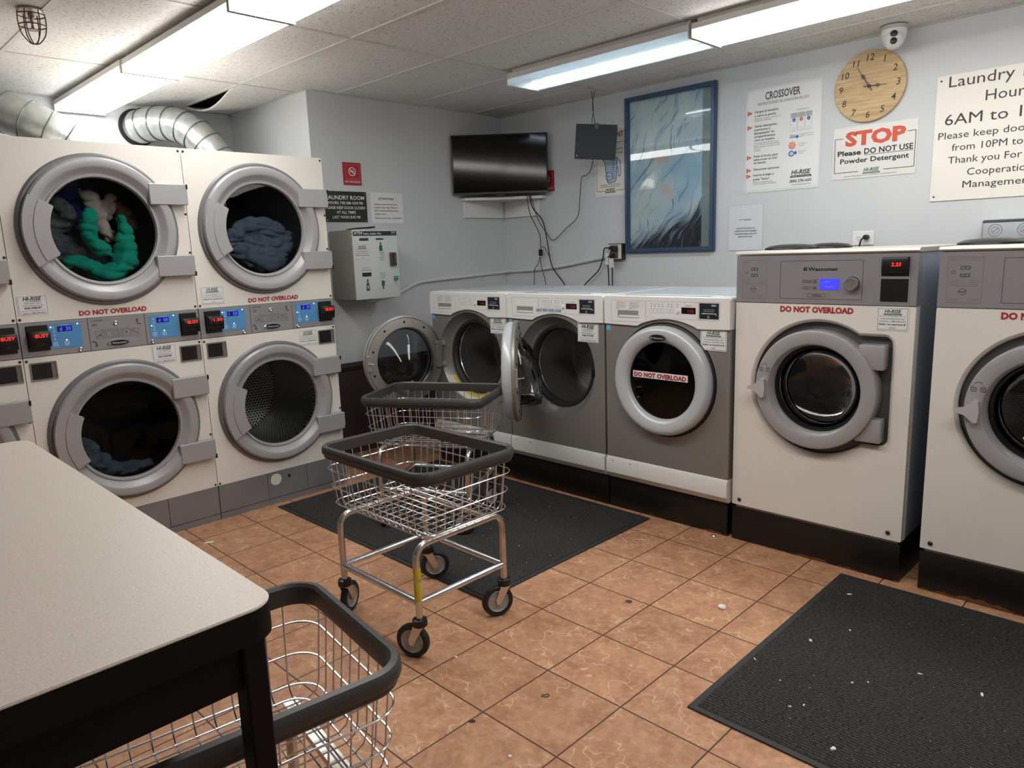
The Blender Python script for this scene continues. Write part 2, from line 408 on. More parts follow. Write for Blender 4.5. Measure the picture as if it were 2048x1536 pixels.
# ---- flat printing (text, rules, icons) laid on a face that looks towards local -y
_TX = {}
def text_geo(s, bold, ital):
    key = (s, bold, ital)
    if key not in _TX:
        cu = bpy.data.curves.new('t', 'FONT'); cu.body = s; cu.size = 1; cu.resolution_u = 2; cu.offset = bold; cu.shear = ital
        ob = bpy.data.objects.new('t', cu); COL.objects.link(ob)
        dg = bpy.context.evaluated_depsgraph_get(); me = bpy.data.meshes.new_from_object(ob.evaluated_get(dg))
        vs = [(v.co.x, v.co.y) for v in me.vertices]; fs = [tuple(p.vertices) for p in me.polygons]
        bpy.data.objects.remove(ob); bpy.data.curves.remove(cu); bpy.data.meshes.remove(me)
        _TX[key] = (vs, fs)
    return _TX[key]
CAPH = None
class Print:
    def __init__(s, parent, y, ox=0, oz=0): s.p = parent; s.y = y; s.ox = ox; s.oz = oz; s.q = {}
    def add(s, m, vs, fs, name='printing', lay=1):
        V, F = s.q.setdefault((m.name, name), ([], [])); n = len(V)
        V += [(x-s.ox, s.y-.0005*lay, z-s.oz) for x, z in vs]; F += [tuple(i+n for i in f) for f in fs]
    def text(s, m, t, x, z, h, w=None, al='C', bold=0., ital=0., lay=2, name='lettering'):
        """z = baseline, h = cap height"""
        vs, fs = text_geo(t, bold, ital)
        if not vs: return
        x0 = min(v[0] for v in vs); x1 = max(v[0] for v in vs); k = h/.70; kx = k if w is None else w/(x1-x0)
        W = (x1-x0)*kx; sx = x-(W/2 if al == 'C' else W if al == 'R' else 0)
        s.add(m, [(sx+(a-x0)*kx, z+b*k) for a, b in vs], fs, name, lay)
    def rect(s, m, x0, z0, x1, z1, lay=1, name='printing'): s.add(m, [(x0, z0), (x1, z0), (x1, z1), (x0, z1)], [(0, 1, 2, 3)], name, lay)
    def frame(s, m, x0, z0, x1, z1, t, lay=1, name='printing'):
        s.rect(m, x0, z0, x1, z0+t, lay, name); s.rect(m, x0, z1-t, x1, z1, lay, name); s.rect(m, x0, z0+t, x0+t, z1-t, lay, name); s.rect(m, x1-t, z0+t, x1, z1-t, lay, name)
    def poly(s, m, pts, lay=1, name='printing'): s.add(m, pts, [tuple(range(len(pts)))], name, lay)
    def ell(s, m, cx, cz, rx, rz, lay=1, n=28, name='printing'): s.poly(m, [(cx+rx*math.cos(2*PI*i/n), cz+rz*math.sin(2*PI*i/n)) for i in range(n)], lay, name)
    def ring(s, m, cx, cz, r, t, lay=1, n=32, name='printing', a0=0, a1=360, ky=1):
        vs = []; 
        for i in range(n+1):
            a = R_(a0+(a1-a0)*i/n); vs += [(cx+r*math.cos(a), cz+ky*r*math.sin(a)), (cx+(r-t)*math.cos(a), cz+ky*(r-t)*math.sin(a))]
        s.add(m, vs, [(2*i, 2*i+2, 2*i+3, 2*i+1) for i in range(n)], name, lay)
    def line(s, m, pts, t, lay=1, name='printing'):
        for (a, b), (c, d) in zip(pts, pts[1:]):
            dx, dz = c-a, d-b; L = math.hypot(dx, dz) or 1; nx, nz = -dz/L*t/2, dx/L*t/2
            s.add(m, [(a+nx, b+nz), (a-nx, b-nz), (c-nx, d-nz), (c+nx, d+nz)], [(0, 1, 2, 3)], name, lay)
    def flush(s):
        for (mn, name), (V, F) in s.q.items():
            me = bpy.data.meshes.new(name); me.from_pydata(V, [], F); me.materials.append(bpy.data.materials[mn])
            o = bpy.data.objects.new(name, me); COL.objects.link(o); o.parent = s.p
        s.q = {}

def bx(name, m, parent, *a, bev=0, seg=2): return MB().box(*a, bev=bev, seg=seg).build(name, m, parent)
def sheet(parent, x0, z0, x1, z1, m, name='sheet', y=0., t=.002): return bx(name, m, parent, x0, y-t, z0, x1, y, z1)

def logo(p, x, z, w, m, roof=True):
    """slanted laundry-company wordmark with its roof bar or swoosh; z = baseline"""
    p.text(m, 'HI-RISE', x, z, w*.22, w=w, bold=.02, ital=.25)
    if roof:
        p.poly(m, [(x-w*.5, z-w*.045), (x+w*.5, z-w*.045), (x+w*.57, z-w*.15), (x-w*.57, z-w*.15)])
        p.text(INKW, 'LAUNDRY ROOM SOLUTIONS', x, z-w*.13, w*.06, w=w*.95, lay=3)
    else:
        p.poly(m, [(x-w*.55, z-w*.12), (x-w*.1, z-w*.07), (x+w*.3, z-w*.08), (x+w*.55, z-w*.03), (x+w*.3, z-w*.05), (x-w*.1, z-w*.045)])
def sticker(par, x0, z0, x1, z1, num, kind, y):
    st = sheet(par, x0, z0, x1, z1, PAPER, 'sticker', y, .0012); p = Print(st, y-.0012); w = x1-x0; h = z1-z0; cx = (x0+x1)/2
    p.frame(INKDG, x0+.004, z0+.004, x1-.004, z1-.004, .0012)
    if kind == 'id':
        logo(p, cx, z0+h*.74, w*.62, INKB, False)
        p.text(INKB, 'HI-RISE LAUNDRY SERVICE', cx, z0+h*.57, h*.045); p.text(INKDG, 'www.hiriselaundry.com', cx, z0+h*.46, h*.06, w=w*.7)
        p.text(INKB, 'ID# '+num, cx, z0+h*.31, h*.1, w=w*.56, bold=.015); p.text(INKDG, '18th Street, Middle Village NY 11379', cx, z0+h*.2, h*.04, w=w*.8)
        p.text(INKB, 'Call us: 1-800-278-1633', cx, z0+h*.08, h*.06, w=w*.72)
    else:
        logo(p, cx, z0+h*.76, w*.52, INKG, True)
        p.text(INKDG, '18th Street, Middle Village NY 11379', cx, z0+h*.6, h*.035, w=w*.82)
        p.text(INKDG, 'www.hiriselaundry.com', cx, z0+h*.49, h*.06, w=w*.74); p.text(INKB, 'Toll Free: 1-800-278-1633', cx, z0+h*.375, h*.055, w=w*.8)
        p.text(INKB, 'Refer to machine #', cx, z0+h*.24, h*.08, w=w*.82, bold=.012); p.text(INKDG, num, cx, z0+h*.1, h*.05)
    p.flush(); return st

# ================================================================== the room
H = 2.44; XR, XB, YN, YC = 6.4, -1.088, -6.0, -1.749
struct(bx('floor', FLOOR, None, XB-.1, YN-.1, -.1, XR+.1, .1, 0))
struct(bx('wall_right', PAINT, None, -.1, 0, 0, XR+.1, .1, 2.75))                       # the wall with the picture and the clock
struct(bx('wall_back', PAINT, None, XB-.12, YC, 0, 0, .0, 2.75))                         # the wall with the television corner (solid block beside the recess)
o = bpy.data.objects['wall_back']
struct(bx('wall_recess', PAINT, None, XB-.1, YN-.1, 0, XB, YC, 2.75))
struct(bx('wall_front', PAINT, None, XR, YN-.1, 0, XR+.1, 0, 2.75))
struct(bx('wall_left', PAINT, None, XB, YN-.1, 0, XR, YN, 2.75))
struct(bx('trim_1', WAINS, None, 0, YC+.004, 0, .008, -.002, .6))
b = MB(); b.prism([(.008, .598), (.018, .600), (.018, .612), (.024, .62), (.022, .636), (.014, .645), (.0, .65), (.0, .598)], YC+.004, -.002)
struct(b.build('trim_2', RAILM, None))
# ceiling: lay-in tiles with one opening where a tile has dropped
gy = [-.31-.61*k for k in range(10)]; gx = [-.10+1.22*k for k in range(6)]
ty0, ty1, tx0, tx1 = gy[3], YC, XB, gx[0]
b = MB()
for a in ((XB-.1, YN-.1, XR+.1, ty0), (tx1, ty0, XR+.1, .1), (XB-.1, ty1, tx1, .1)): b.box(a[0], a[1], H, a[2], a[3], H+.02)
struct(b.build('ceiling', CEIL, None))
bb = MB(); bb.box(XB, ty0-.02, H+.022, tx1+.1, ty1+.1, H+.3); struct(bb.build('dark_void_box', CAVITY, None))  # black box over the opening: darkness of the ceiling void put in as colour
b = MB()
for y in gy: b.box(XB, y-.011, H-.004, XR, y+.011, H+.0)
for x in gx:
    b.box(x-.011, YN, H-.0045, x+.011, (YC if x < 0 else 0), H-.0005)
for (x0, y0, x1, y1) in ((0, YC, .022, 0), (0, -.022, XR, 0), (XB, YC-.02, 0, YC), (XB, YN, XB+.02, YC)): b.box(x0, y0, H-.005, x1, y1, H-.001)
struct(b.build('trim_4', GRID, None))
# the dropped tile: its edge along the grid line sags
rings = []; b = MB(); nx = 24
for i in range(nx+1):
    x = tx0+.02+(tx1-tx0-.03)*i/nx; u = i/nx; sg = .075*max(0, math.sin(PI*min(1, max(0, (u-.08)/.84))))**1.3
    rings.append([(x, ty0+.006, H-.002-sg), (x, ty1-.004, H+.004-sg*.1), (x, ty1-.004, H+.016-sg*.1), (x, ty0+.006, H+.01-sg)])
b.loft(rings); tl = b.build('ceiling_tile', CEIL)
tag(tl, 'sagging speckled ceiling tile with a dark gap along its edge above the round foil duct', 'ceiling tile')

# ------------------------------------------------------------------ lamps
def lamp(x0, x1, y0, y1, label, cool=False, zb=2.352):
    t = thing('fluorescent_ceiling_lamp', label, 'ceiling lamp', ((x0+x1)/2, (y0+y1)/2, H), 0, 'wraparound ceiling lamps')
    hx, hy, dz = (x1-x0)/2, (y1-y0)/2, zb-H
    b = MB(); b.box(-hx+.002, -hy, dz+.031, hx-.002, hy, dz+.062, .003, 1); b.box(-hx+.012, -hy+.035, dz+.05, hx-.012, hy-.035, -.0005); b.build('housing', HOUS, t)
    for sx in (-1, 1): bx('end_cap', HOUS, t, sx*hx-(.004 if sx > 0 else 0), -hy-.002, dz-.004, sx*hx+(0 if sx > 0 else .004), hy+.002, dz+.06)
    pr = [(-hy, dz+.03), (-hy+.002, dz+.008), (-hy+.012, dz), (hy-.012, dz), (hy-.002, dz+.008), (hy, dz+.03)]
    b = MB(); b.loft([[(-hx+.005, y, z) for y, z in pr], [(hx-.005, y, z) for y, z in pr]], closed=False); b.build('lens', LENSC if cool else LENSW, t)
    if cool:
        MB().tube([(-hx+.03, .055, dz+.034), (hx-.03, .055, dz+.034)], .013, 12).build('tube', TUBEC, t)
        MB().box(-hx+.01, -hy+.02, dz+.05, hx-.01, hy-.02, dz+.054).build('reflector', mat('lamp_reflector', '#dfe3e4', .4), t)
    return t
lamp(-1.05, .175, -2.912, -2.622, 'bright ceiling lamp farthest left, ending over the round foil duct')
lamp(.19, 1.415, -2.905, -2.622, 'bright ceiling lamp in the middle of the left row, above the stacked dryers')
lamp(1.43, 2.655, -2.905, -2.622, 'bright ceiling lamp nearest in the left row, cut by the top edge')
lamp(1.153, 2.378, -1.083, -.803, 'cool dim ceiling lamp with a visible tube, in front of the blue framed picture', True)
lamp(2.39, 3.615, -1.08, -.803, 'bright warm ceiling lamp above the wooden clock')
for x0 in (2.67, 3.91): lamp(x0, x0+1.225, -2.905, -2.622, 'ceiling lamp in the left row behind the viewer')
lamp(3.63, 4.855, -1.08, -.803, 'ceiling lamp in the right row beyond the picture edge')

# ------------------------------------------------------------------ foil ducts
def duct(pts, r, label, group):
    P = smooth_path(pts, 9); b = MB(); rad = []
    n = len(P)
    for i in range(n): rad.append(r*(1.0+.012*math.sin(i*1.3)))
    b.tube(P, r, 28, radii=rad); o = b.build('foil_duct', FOIL); tag(o, label, 'duct', group)
    ri = MB()
    for i in range(4, n-2, 5):
        t = (P[i+1]-P[i-1]).normalized(); a = t.orthogonal().normalized(); c = t.cross(a)
        ri.tube([P[i]+(a*math.cos(2*PI*k/28)+c*math.sin(2*PI*k/28))*(r*1.012) for k in range(28)], .0045, 6, True)
    ri.build('seam_ring', mat('duct_seam', '#7f8784', .35, .9), o); return o
d = duct([(-1.062, -2.42, 2.295), (-.9, -2.345, 2.305), (-.72, -2.26, 2.265), (-.60, -2.185, 2.165), (-.53, -2.12, 2.03), (-.51, -2.07, 1.88), (-.51, -2.05, 1.7)], .108, 'round foil duct bending from a dark wall hole down behind the right dryer stack', 'dryer exhaust ducts')
b = MB(); b.lathe([(.10, 0), (.122, .004), (.118, .02), (.10, .022)], (0, 0, 0), 'x', 40); b.build('hole_collar', CAVITY, d, (-1.084, -2.42, 2.295))
duct([(-.96, -3.62, 2.295), (-.82, -3.47, 2.298), (-.66, -3.28, 2.25), (-.56, -3.13, 2.17), (-.525, -2.985, 2.08), (-.52, -2.87, 1.96), (-.52, -2.82, 1.75)], .115, 'larger foil duct at the left edge above the left dryers', 'dryer exhaust ducts')
# ------------------------------------------------------------------ stacked dryers
def icons(p, m, x0, x1, z0, z1):
    n = 5; w = (x1-x0)/n
    for i in range(n):
        a = x0+i*w+w*.06; b_ = x0+(i+1)*w-w*.06; p.frame(m, a, z0, b_, z1, .0012); c = (a+b_)/2; h = z1-z0
        if i == 0: p.line(m, [(a+.004, z0+.006), (c, z0+h*.6), (b_-.004, z0+.008)], .003); p.line(m, [(c, z0+h*.3), (b_-.004, z1-.006)], .002)
        elif i == 1: p.rect(m, a+.008, z0+.004, a+.0095, z1-.005)
        elif i == 2: p.ring(m, c, z0+h*.62, .008, .0015); p.line(m, [(a+.004, z0+.007), (b_-.004, z0+.01)], .0015)
        elif i == 3: p.ell(m, c, z0+h*.6, .004, .005)
        else: p.line(m, [(a+.004, z1-.005), (b_-.004, z0+.008)], .003)
def reader(par, x0, z0, x1, z1, txt, name='card_reader'):
    b = MB(); b.box(x0, -.008, z0, x1, .004, z1, .003, 1); b.box(x0-.002 if txt[1] else x0+.004, -.036, z0+.018, x1+.002, -.006, z1-.026, .005); b.box(x0+.006, -.045, z0+.042, x1-.002, -.034, z1-.032, .004)
    r = b.build(name, BLACK, par); p = Print(r, -.0455); cx = (x0+x1)/2; h = z1-z0
    p.text(REDLED, txt[0], cx+.004, z0+h*.545, h*.13, w=(x1-x0)*.66, bold=.0, name='display_digits')
    p.y = -.0365; p.ell(SCREW, cx+.008, z0+h*.29, .005, .005, name='lock'); p.flush(); return r
def garment(name, m, lumps, label, cat, vox=.009, amp=.012, fr=16, seed=0):
    """one soft mesh from tapered tubes, fused and wrinkled"""
    b = MB()
    for pts, rad in lumps:
        P = smooth_path(pts, 6); n = len(P); rr = []
        for i in range(n):
            f = i/(n-1)*(len(rad)-1); k = min(int(f), len(rad)-2); rr.append(rad[k]+(rad[k+1]-rad[k])*(f-k))
        b.tube(P, .05, 14, radii=rr); b.sphere(P[0], rr[0], 14); b.sphere(P[-1], rr[-1], 14)
    me0 = bpy.data.meshes.new('g'); b.bm.to_mesh(me0); b.bm.free(); o = bpy.data.objects.new('g', me0); COL.objects.link(o)
    md = o.modifiers.new('r', 'REMESH'); md.mode = 'VOXEL'; md.voxel_size = vox
    dg = bpy.context.evaluated_depsgraph_get(); me = bpy.data.meshes.new_from_object(o.evaluated_get(dg)); bpy.data.objects.remove(o)
    s = Vector((seed*3.1, seed*1.7, 0)); me.calc_loop_triangles()
    nr = [v.normal.copy() for v in me.vertices]
    for v, nn in zip(me.vertices, nr):
        q = v.co*fr+s; f = noise.noise(q)+.5*noise.noise(q*2.3+Vector((5, 1, 2))); fold = abs(noise.noise(Vector((q.x*.9, q.y*.9, q.z*2.2))))
        v.co += nn*amp*(f-1.3*(1-fold)**6+.3)
    me.materials.clear(); me.materials.append(m); me.shade_smooth(); me.name = name
    g = bpy.data.objects.new(name, me); COL.objects.link(g); tag(g, label, cat); return g
def cloth(n, c, var=.3, s=20): return mat(n, c, .95, var=var, vscale=s, spec=.1)

DW = .7925; DRUMM = {('stacked_dryer.001', False): PERFD}
def dryer_door(par, cx, cz):
    sr = MB().lathe([(.346, .002), (.346, -.006), (.338, -.014), (.322, -.014), (.322, .002)], (cx, 0, cz)).build('door_surround', SILVD, par)
    d = MB().lathe([(.326, -.008), (.3265, -.03), (.318, -.040), (.288, -.043), (.279, -.039), (.262, -.018), (.254, -.015), (.249, -.022), (.241, -.021), (.237, -.012), (.237, .006)], (cx, 0, cz), seg=96).build('door', SILV, par)
    MB().lathe([(0, -.006), (.12, -.0055), (.2, -.004), (.2385, -.002)], (cx, 0, cz)).build('door_glass', GLASS, d)
    h = MB(); h.sector(cx, cz, .226, .327, 152, 209, -.052, -.02, 24); h.sector(cx, cz, .222, .284, 153, 208, -.056, -.02, 24); h.build('handle', SILV, d, ang=30)
    for z0, z1 in ((.118, .218), (-.226, -.126)): bx('hinge_bracket', SILV, d, cx+.215, -.047, cz+z0, DW-.006, -.016, cz+z1, bev=.003, seg=1)
    for z in (.206, -.218): bx('hinge_pin', HINGEK, d, DW-.012, -.05, cz+z-.011, DW-.004, -.014, cz+z+.011)
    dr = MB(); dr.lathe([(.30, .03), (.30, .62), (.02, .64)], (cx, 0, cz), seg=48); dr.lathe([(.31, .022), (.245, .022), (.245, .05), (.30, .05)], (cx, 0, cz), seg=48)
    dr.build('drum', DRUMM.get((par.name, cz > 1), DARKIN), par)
    return d
def dryer(yl, label, cfg):
    t = thing('stacked_dryer', label, 'dryer', (.5625, yl, 0), PI/2, 'stacked tumble dryers')
    b = MB()      # cabinet shell
    b.box(.004, .02, .03, .02, .95, 1.935); b.box(DW-.02, .02, .03, DW-.004, .95, 1.935); b.box(.004, .02, 1.92, DW-.004, .95, 1.938); b.box(.004, .93, .03, DW-.004, .95, 1.935); b.box(.004, .01, .99, DW-.004, .93, 1.14); b.box(.02, .02, .0, DW-.02, .9, .05)
    b.build('cabinet', CREAM, t)
    cx = .391
    for z0, z1, cz in ((.189, .9865, .587), (1.1435, 1.94, 1.543)):
        b = MB(); b.plate(rrect(.0015, z0, DW-.0015, z1, .003, 2), [circle(cx, cz, .25)], 0, .02); b.build('front_panel', CREAM, t); dryer_door(t, cx, cz)
    cp = bx('control_panel', BAND, t, .0015, -.001, .989, DW-.0015, .02, 1.1415, bev=.001, seg=1)
    p = Print(cp, -.0012)
    for x in (.276, .527): p.rect(INKB, x-.001, .989, x+.001, 1.1415)
    xc = .396
    icons(p, INKDG, .300, .497, 1.042, 1.076)
    p.text(INKDG, 'TD30x30', .291, 1.124, .009, al='L'); p.rect(INKDG, .33, 1.126, .38, 1.1266)
    p.line(INKDG, [(.294, 1.102), (.303, 1.105), (.303, 1.113), (.294, 1.111), (.294, 1.102)], .002); p.line(INKDG, [(.303, 1.105), (.312, 1.102), (.312, 1.111), (.303, 1.113)], .002)
    p.line(INKDG, [(.508, 1.096), (.497, 1.096), (.492, 1.101), (.492, 1.116)], .006); p.poly(INKDG, [(.484, 1.114), (.500, 1.114), (.492, 1.124)])
    p.line(INKDG, [(.284, 1.030), (.296, 1.030), (.301, 1.024), (.301, 1.012)], .006); p.poly(INKDG, [(.293, 1.013), (.309, 1.013), (.301, 1.002)])
    for a, c in ((.352, 'WEIGHT CAPACITY'), (.395, 'DRY TIME'), (.432, 'START ENTER')): p.text(INKDG, c, a, 1.080, .004)
    p.flush()
    bd = MB(); bd.loft([[(xc+.050*math.cos(2*PI*i/32)*k, y, 1.015+.0165*math.sin(2*PI*i/32)*k) for i in range(32)] for k, y in ((1, 0), (1, -.004), (.93, -.006))]); bd = bd.build('badge', CHROME, t)
    p = Print(bd, -.0062); p.ell(mat('badge_navy', '#141c2a', .3), xc, 1.015, .045, .0135); p.text(INKW, 'Wascomat', xc+.004, 1.0115, .008, w=.064); p.frame(INKW, xc-.042, 1.0115, xc-.034, 1.0195, .0012, 2); p.flush()
    k = MB(); k.lathe([(.0105, 0), (.0105, -.006), (.007, -.008), (.0, -.006)], (.396, 0, 1.109), seg=20); k.build('key_lock', CHROME, t)
    for x, z in ((.232, 1.002), (.552, 1.002)):
        k = MB(); k.lathe([(.0095, 0), (.0095, -.006), (.0065, -.008), (.0, -.004)], (x, 0, z), seg=20); k.build('key_lock', CHROME, t)
    for x0, x1, lcd, left in ((.113, .2465, cfg['lcdL'], True), (.545, .684, cfg['lcdR'], False)):
        q = sheet(t, x0, 1.0165, x1, 1.130, BLUE, 'keypad', -.001, .0015); p = Print(q, -.0025)
        a = x0+.036; p.rect(LCDBK, a, 1.092, a+.060, 1.1165, name='display'); p.text(BLULED, lcd, a+.032, 1.0965, .016, w=.045, bold=.01, lay=3, name='display_digits')
        p.text(INKW, 'COUNT DOWN', a+.03, 1.120, .0035)
        for i in range(4):
            z = 1.113-i*.0175; p.rect(INKLB, x0+.010, z-.006, x0+.032, z-.0052); p.ell(INKLB, x0+.022, z, .003, .005)
            if i == (0 if left else 2): p.ell(WLED, x0+.011, z+.002, .0032, .0032, name='indicator_light')
        for i, c in enumerate((x0+.022, x0+.068)):
            p.frame(INKW, c-.009, 1.029, c+.009, 1.047, .0015); p.ring(INKW, c, 1.038, .005, .0015); p.rect(INKLB, c-.014, 1.022, c+.014, 1.0226)
        p.ell(WLED, x0+.068, 1.052, .003, .003, name='indicator_light'); p.ell(WLED, x0+.12, 1.122, .0032, .0032, name='indicator_light'); p.rect(INKLB, x0+.036, 1.08, x0+.115, 1.0804); p.flush()
    reader(t, .0265, 1.0135, .1125, 1.1285, (cfg['redL'], 0)); reader(t, .692, 1.0135, .778, 1.1285, (cfg['redR'], 0))
    for x0, x1 in ((.021, .127), (.677, .784)):
        b = MB(); b.plate(rrect(x0, .881, x1, .963, .002, 2), [rrect(x0+.005, .887, x1-.005, .957, .002, 2)], -.005, .001); b = b.build('coin_window', mat('window_bezel', '#8c8a82', .35, .5), t)
        bx('recess', BLACK, b, x0+.005, -.002, .887, x1-.022, -.0005, .957); bx('recess_side', mat('recess_side', '#6d6b64', .5), b, x1-.022, -.002, .887, x1-.005, -.0005, .957)
    for x0, x1 in ((.002, .282), (.284, .529), (.531, DW-.002)): bx('kick_panel', KICK, t, x0, .0, .036, x1, .02, .186, bev=.001, seg=1)
    bx('toe_strip', KICK, t, .002, .002, .001, DW-.002, .02, .033)
    for x, z in ((.012, 1.158), (.78, 1.158), (.78, 1.925), (.012, 1.925), (.012, .972), (.78, .974), (.784, 1.62), (.784, 1.43), (.784, .70), (.784, .48), (.012, .2), (.78, .2)):
        MB().sphere((x, -.001, z), .006, 10, (1, .6, 1)).build('screw', SCREW, t)
    p = Print(t, -.0005); p.text(INKR, 'DO NOT OVERLOAD', cfg['dno'], 1.157, .021, w=.297, bold=.045); p.flush()
    for a in cfg['stk']: sticker(t, *a, -.0005)
    return t
dA = dryer(-3.603, 'stacked dryers with teal clothes turning behind the upper glass', dict(lcdL='d  30', lcdR='d  08', redL='·BUSY', redR='·BUSY', dno=.395, stk=[(.011, 1.176, .128, 1.263, '008287', 'id'), (.543, .891, .659, .98, '008288', 'id')]))
dB = dryer(-3.603+DW, 'stacked dryers at the right end, grey bedding above and an empty drum below', dict(lcdL='1  50', lcdR='d  39', redL='·1.50', redR='·BUSY', dno=.422, stk=[(.023, 1.164, .143, 1.254, '003269', 'ref'), (.554, .886, .668, .974, '003270', 'ref')]))
p = Print(dB, -.0008); p.poly(mat('sticker_round', '#d8d5cb', .6), [(.332+.034*math.cos(2*PI*i/11)*(1+.05*math.sin(i*2.2)), .143+.034*math.sin(2*PI*i/11)) for i in range(11)], name='round_sticker'); p.flush()
MB().sphere((.414, -.004, .148), .008, 12).build('panel_lock', HINGEK, dB)
dC = dryer(-3.603-DW, 'stacked dryers at the left edge, mostly cut off by the photo', dict(lcdL='d  22', lcdR='d  15', redL='·BUSY', redR='·BUSY', dno=.395, stk=[]))
def D2(yl, pts, dy=.014):   # dryer-front coordinates (x, depth, z) to the room
    return [(.5625-y-dy, yl+x, z) for x, y, z in pts]
TEAL = cloth('teal_fleece', '#14917a', .25); NAVY = cloth('navy_cotton', '#232a5c', .3); PLAID = cloth('dark_grey_plaid', '#4d5154', .55, 40); GREIGE = cloth('pale_beige_cotton', '#bdb2a7', .35)
BRN = cloth('brown_towel', '#7a5c4c', .4); SHEETG = cloth('slate_blue_sheet', '#525d6c', .25, 8); OLIVE = cloth('olive_towel', '#8c8a62', .35); JEAN = cloth('pale_denim', '#4c5c68', .4)
yA = -3.603; yB = yA+DW; cz = 1.543
garment('sweatshirt', TEAL, [(D2(yA, [(.355, .10, 1.36), (.43, .075, 1.345), (.50, .075, 1.40), (.515, .08, 1.48), (.52, .085, 1.55), (.51, .10, 1.60)]), [.035, .05, .06, .045, .036, .028]),
    (D2(yA, [(.265, .09, 1.40), (.32, .075, 1.395), (.375, .08, 1.36), (.43, .085, 1.34)]), [.03, .038, .036, .03]),
    (D2(yA, [(.375, .08, 1.62), (.36, .075, 1.56), (.37, .075, 1.50), (.41, .085, 1.455)]), [.030, .042, .03, .04])],
    'teal sweatshirt pressed against the upper glass of the busy dryer', 'sweatshirt', .007, .010, 11)
garment('bedsheet', NAVY, [(D2(yA, [(.30, .16, 1.70), (.36, .15, 1.74), (.44, .17, 1.72), (.38, .16, 1.62), (.28, .17, 1.55)], 0.095), [.05, .06, .06, .05, .04])], 'navy blue cloth at the top of the drum above the teal sweatshirt', 'laundry', .01, .014, 14, 3)
garment('shirt', GREIGE, [(D2(yA, [(.38, .14, 1.735), (.42, .13, 1.70), (.445, .12, 1.64), (.45, .115, 1.58), (.475, .12, 1.52)], .065), [.030, .040, .036, .040, .030]), (D2(yA, [(.51, .14, 1.70), (.49, .135, 1.65), (.47, .13, 1.60)], .065), [.028, .034, .03])], 'pale beige shirt tumbling behind the teal sweatshirt', 'shirt', .008, .014, 10, 5)
garment('blanket', PLAID, [(D2(yA, [(.20, .13, 1.66), (.27, .12, 1.65), (.29, .14, 1.60), (.21, .13, 1.57)], 0.050), [.04, .05, .045, .04]), (D2(yA, [(.20, .14, 1.50), (.28, .13, 1.47), (.33, .14, 1.44), (.24, .14, 1.40)], 0.050), [.05, .06, .05, .05])], 'dark grey patterned blanket at the left of the busy upper drum', 'blanket', .01, .012, 16, 7)
garment('towel', BRN, [(D2(yA, [(.53, .17, 1.68), (.58, .17, 1.62), (.60, .17, 1.58)], 0.050), [.04, .04, .03])], 'brown towel at the right of the busy upper drum', 'towel', .01, .012, 16, 9)
garment('bedsheet', SHEETG, [(D2(yB, [(.24, .09, 1.47), (.32, .085, 1.55), (.42, .08, 1.56), (.52, .09, 1.53), (.58, .11, 1.50)]), [.035, .05, .055, .06, .05]), (D2(yB, [(.30, .095, 1.43), (.36, .08, 1.40), (.46, .08, 1.38), (.54, .09, 1.43), (.56, .1, 1.48)]), [.05, .065, .07, .06, .05]), (D2(yB, [(.38, .085, 1.47), (.46, .08, 1.46), (.52, .09, 1.47)]), [.06, .065, .06])], 'slate blue bedsheet bunched behind the upper glass of the right dryer stack', 'bedsheet', .008, .018, 12, 11)
garment('towel', OLIVE, [(D2(yB, [(.235, .10, 1.69), (.215, .09, 1.65), (.212, .085, 1.60), (.205, .085, 1.56)]), [.026, .032, .032, .022])], 'olive green towel at the left of the drum holding the slate blue bedsheet', 'towel', .008, .012, 20, 13)
garment('jeans', JEAN, [(D2(yA, [(.20, .10, .54), (.23, .09, .49), (.27, .09, .43), (.33, .10, .385)]), [.035, .05, .05, .04]), (D2(yA, [(.33, .10, .375), (.42, .10, .365), (.50, .12, .37)]), [.035, .035, .03])], 'pale denim clothes lying in the dark lower drum behind the table', 'jeans', .009, .014, 14, 15)

# ------------------------------------------------------------------ black plinths under the washers
def plinth(x0, x1, label, z1=.163, y0=-1.305, y1=-.42):
    b = MB(); b.box(x0, y0, 0, x1, y1, z1, .006, 2); o = b.build('washer_plinth', PLIN); return tag(o, label, 'plinth', 'black painted plinths')
plinth(.62, 2.043, 'black painted plinth under the two open washers')
plinth(2.049, 2.745, 'black plinth with peeling brown paint under the closed front loader', )
plinth(2.767, 3.503, 'black plinth under the big cream washer with the blue screen')
plinth(3.572, 4.32, 'black plinth at the right edge under the cut off cream washer')

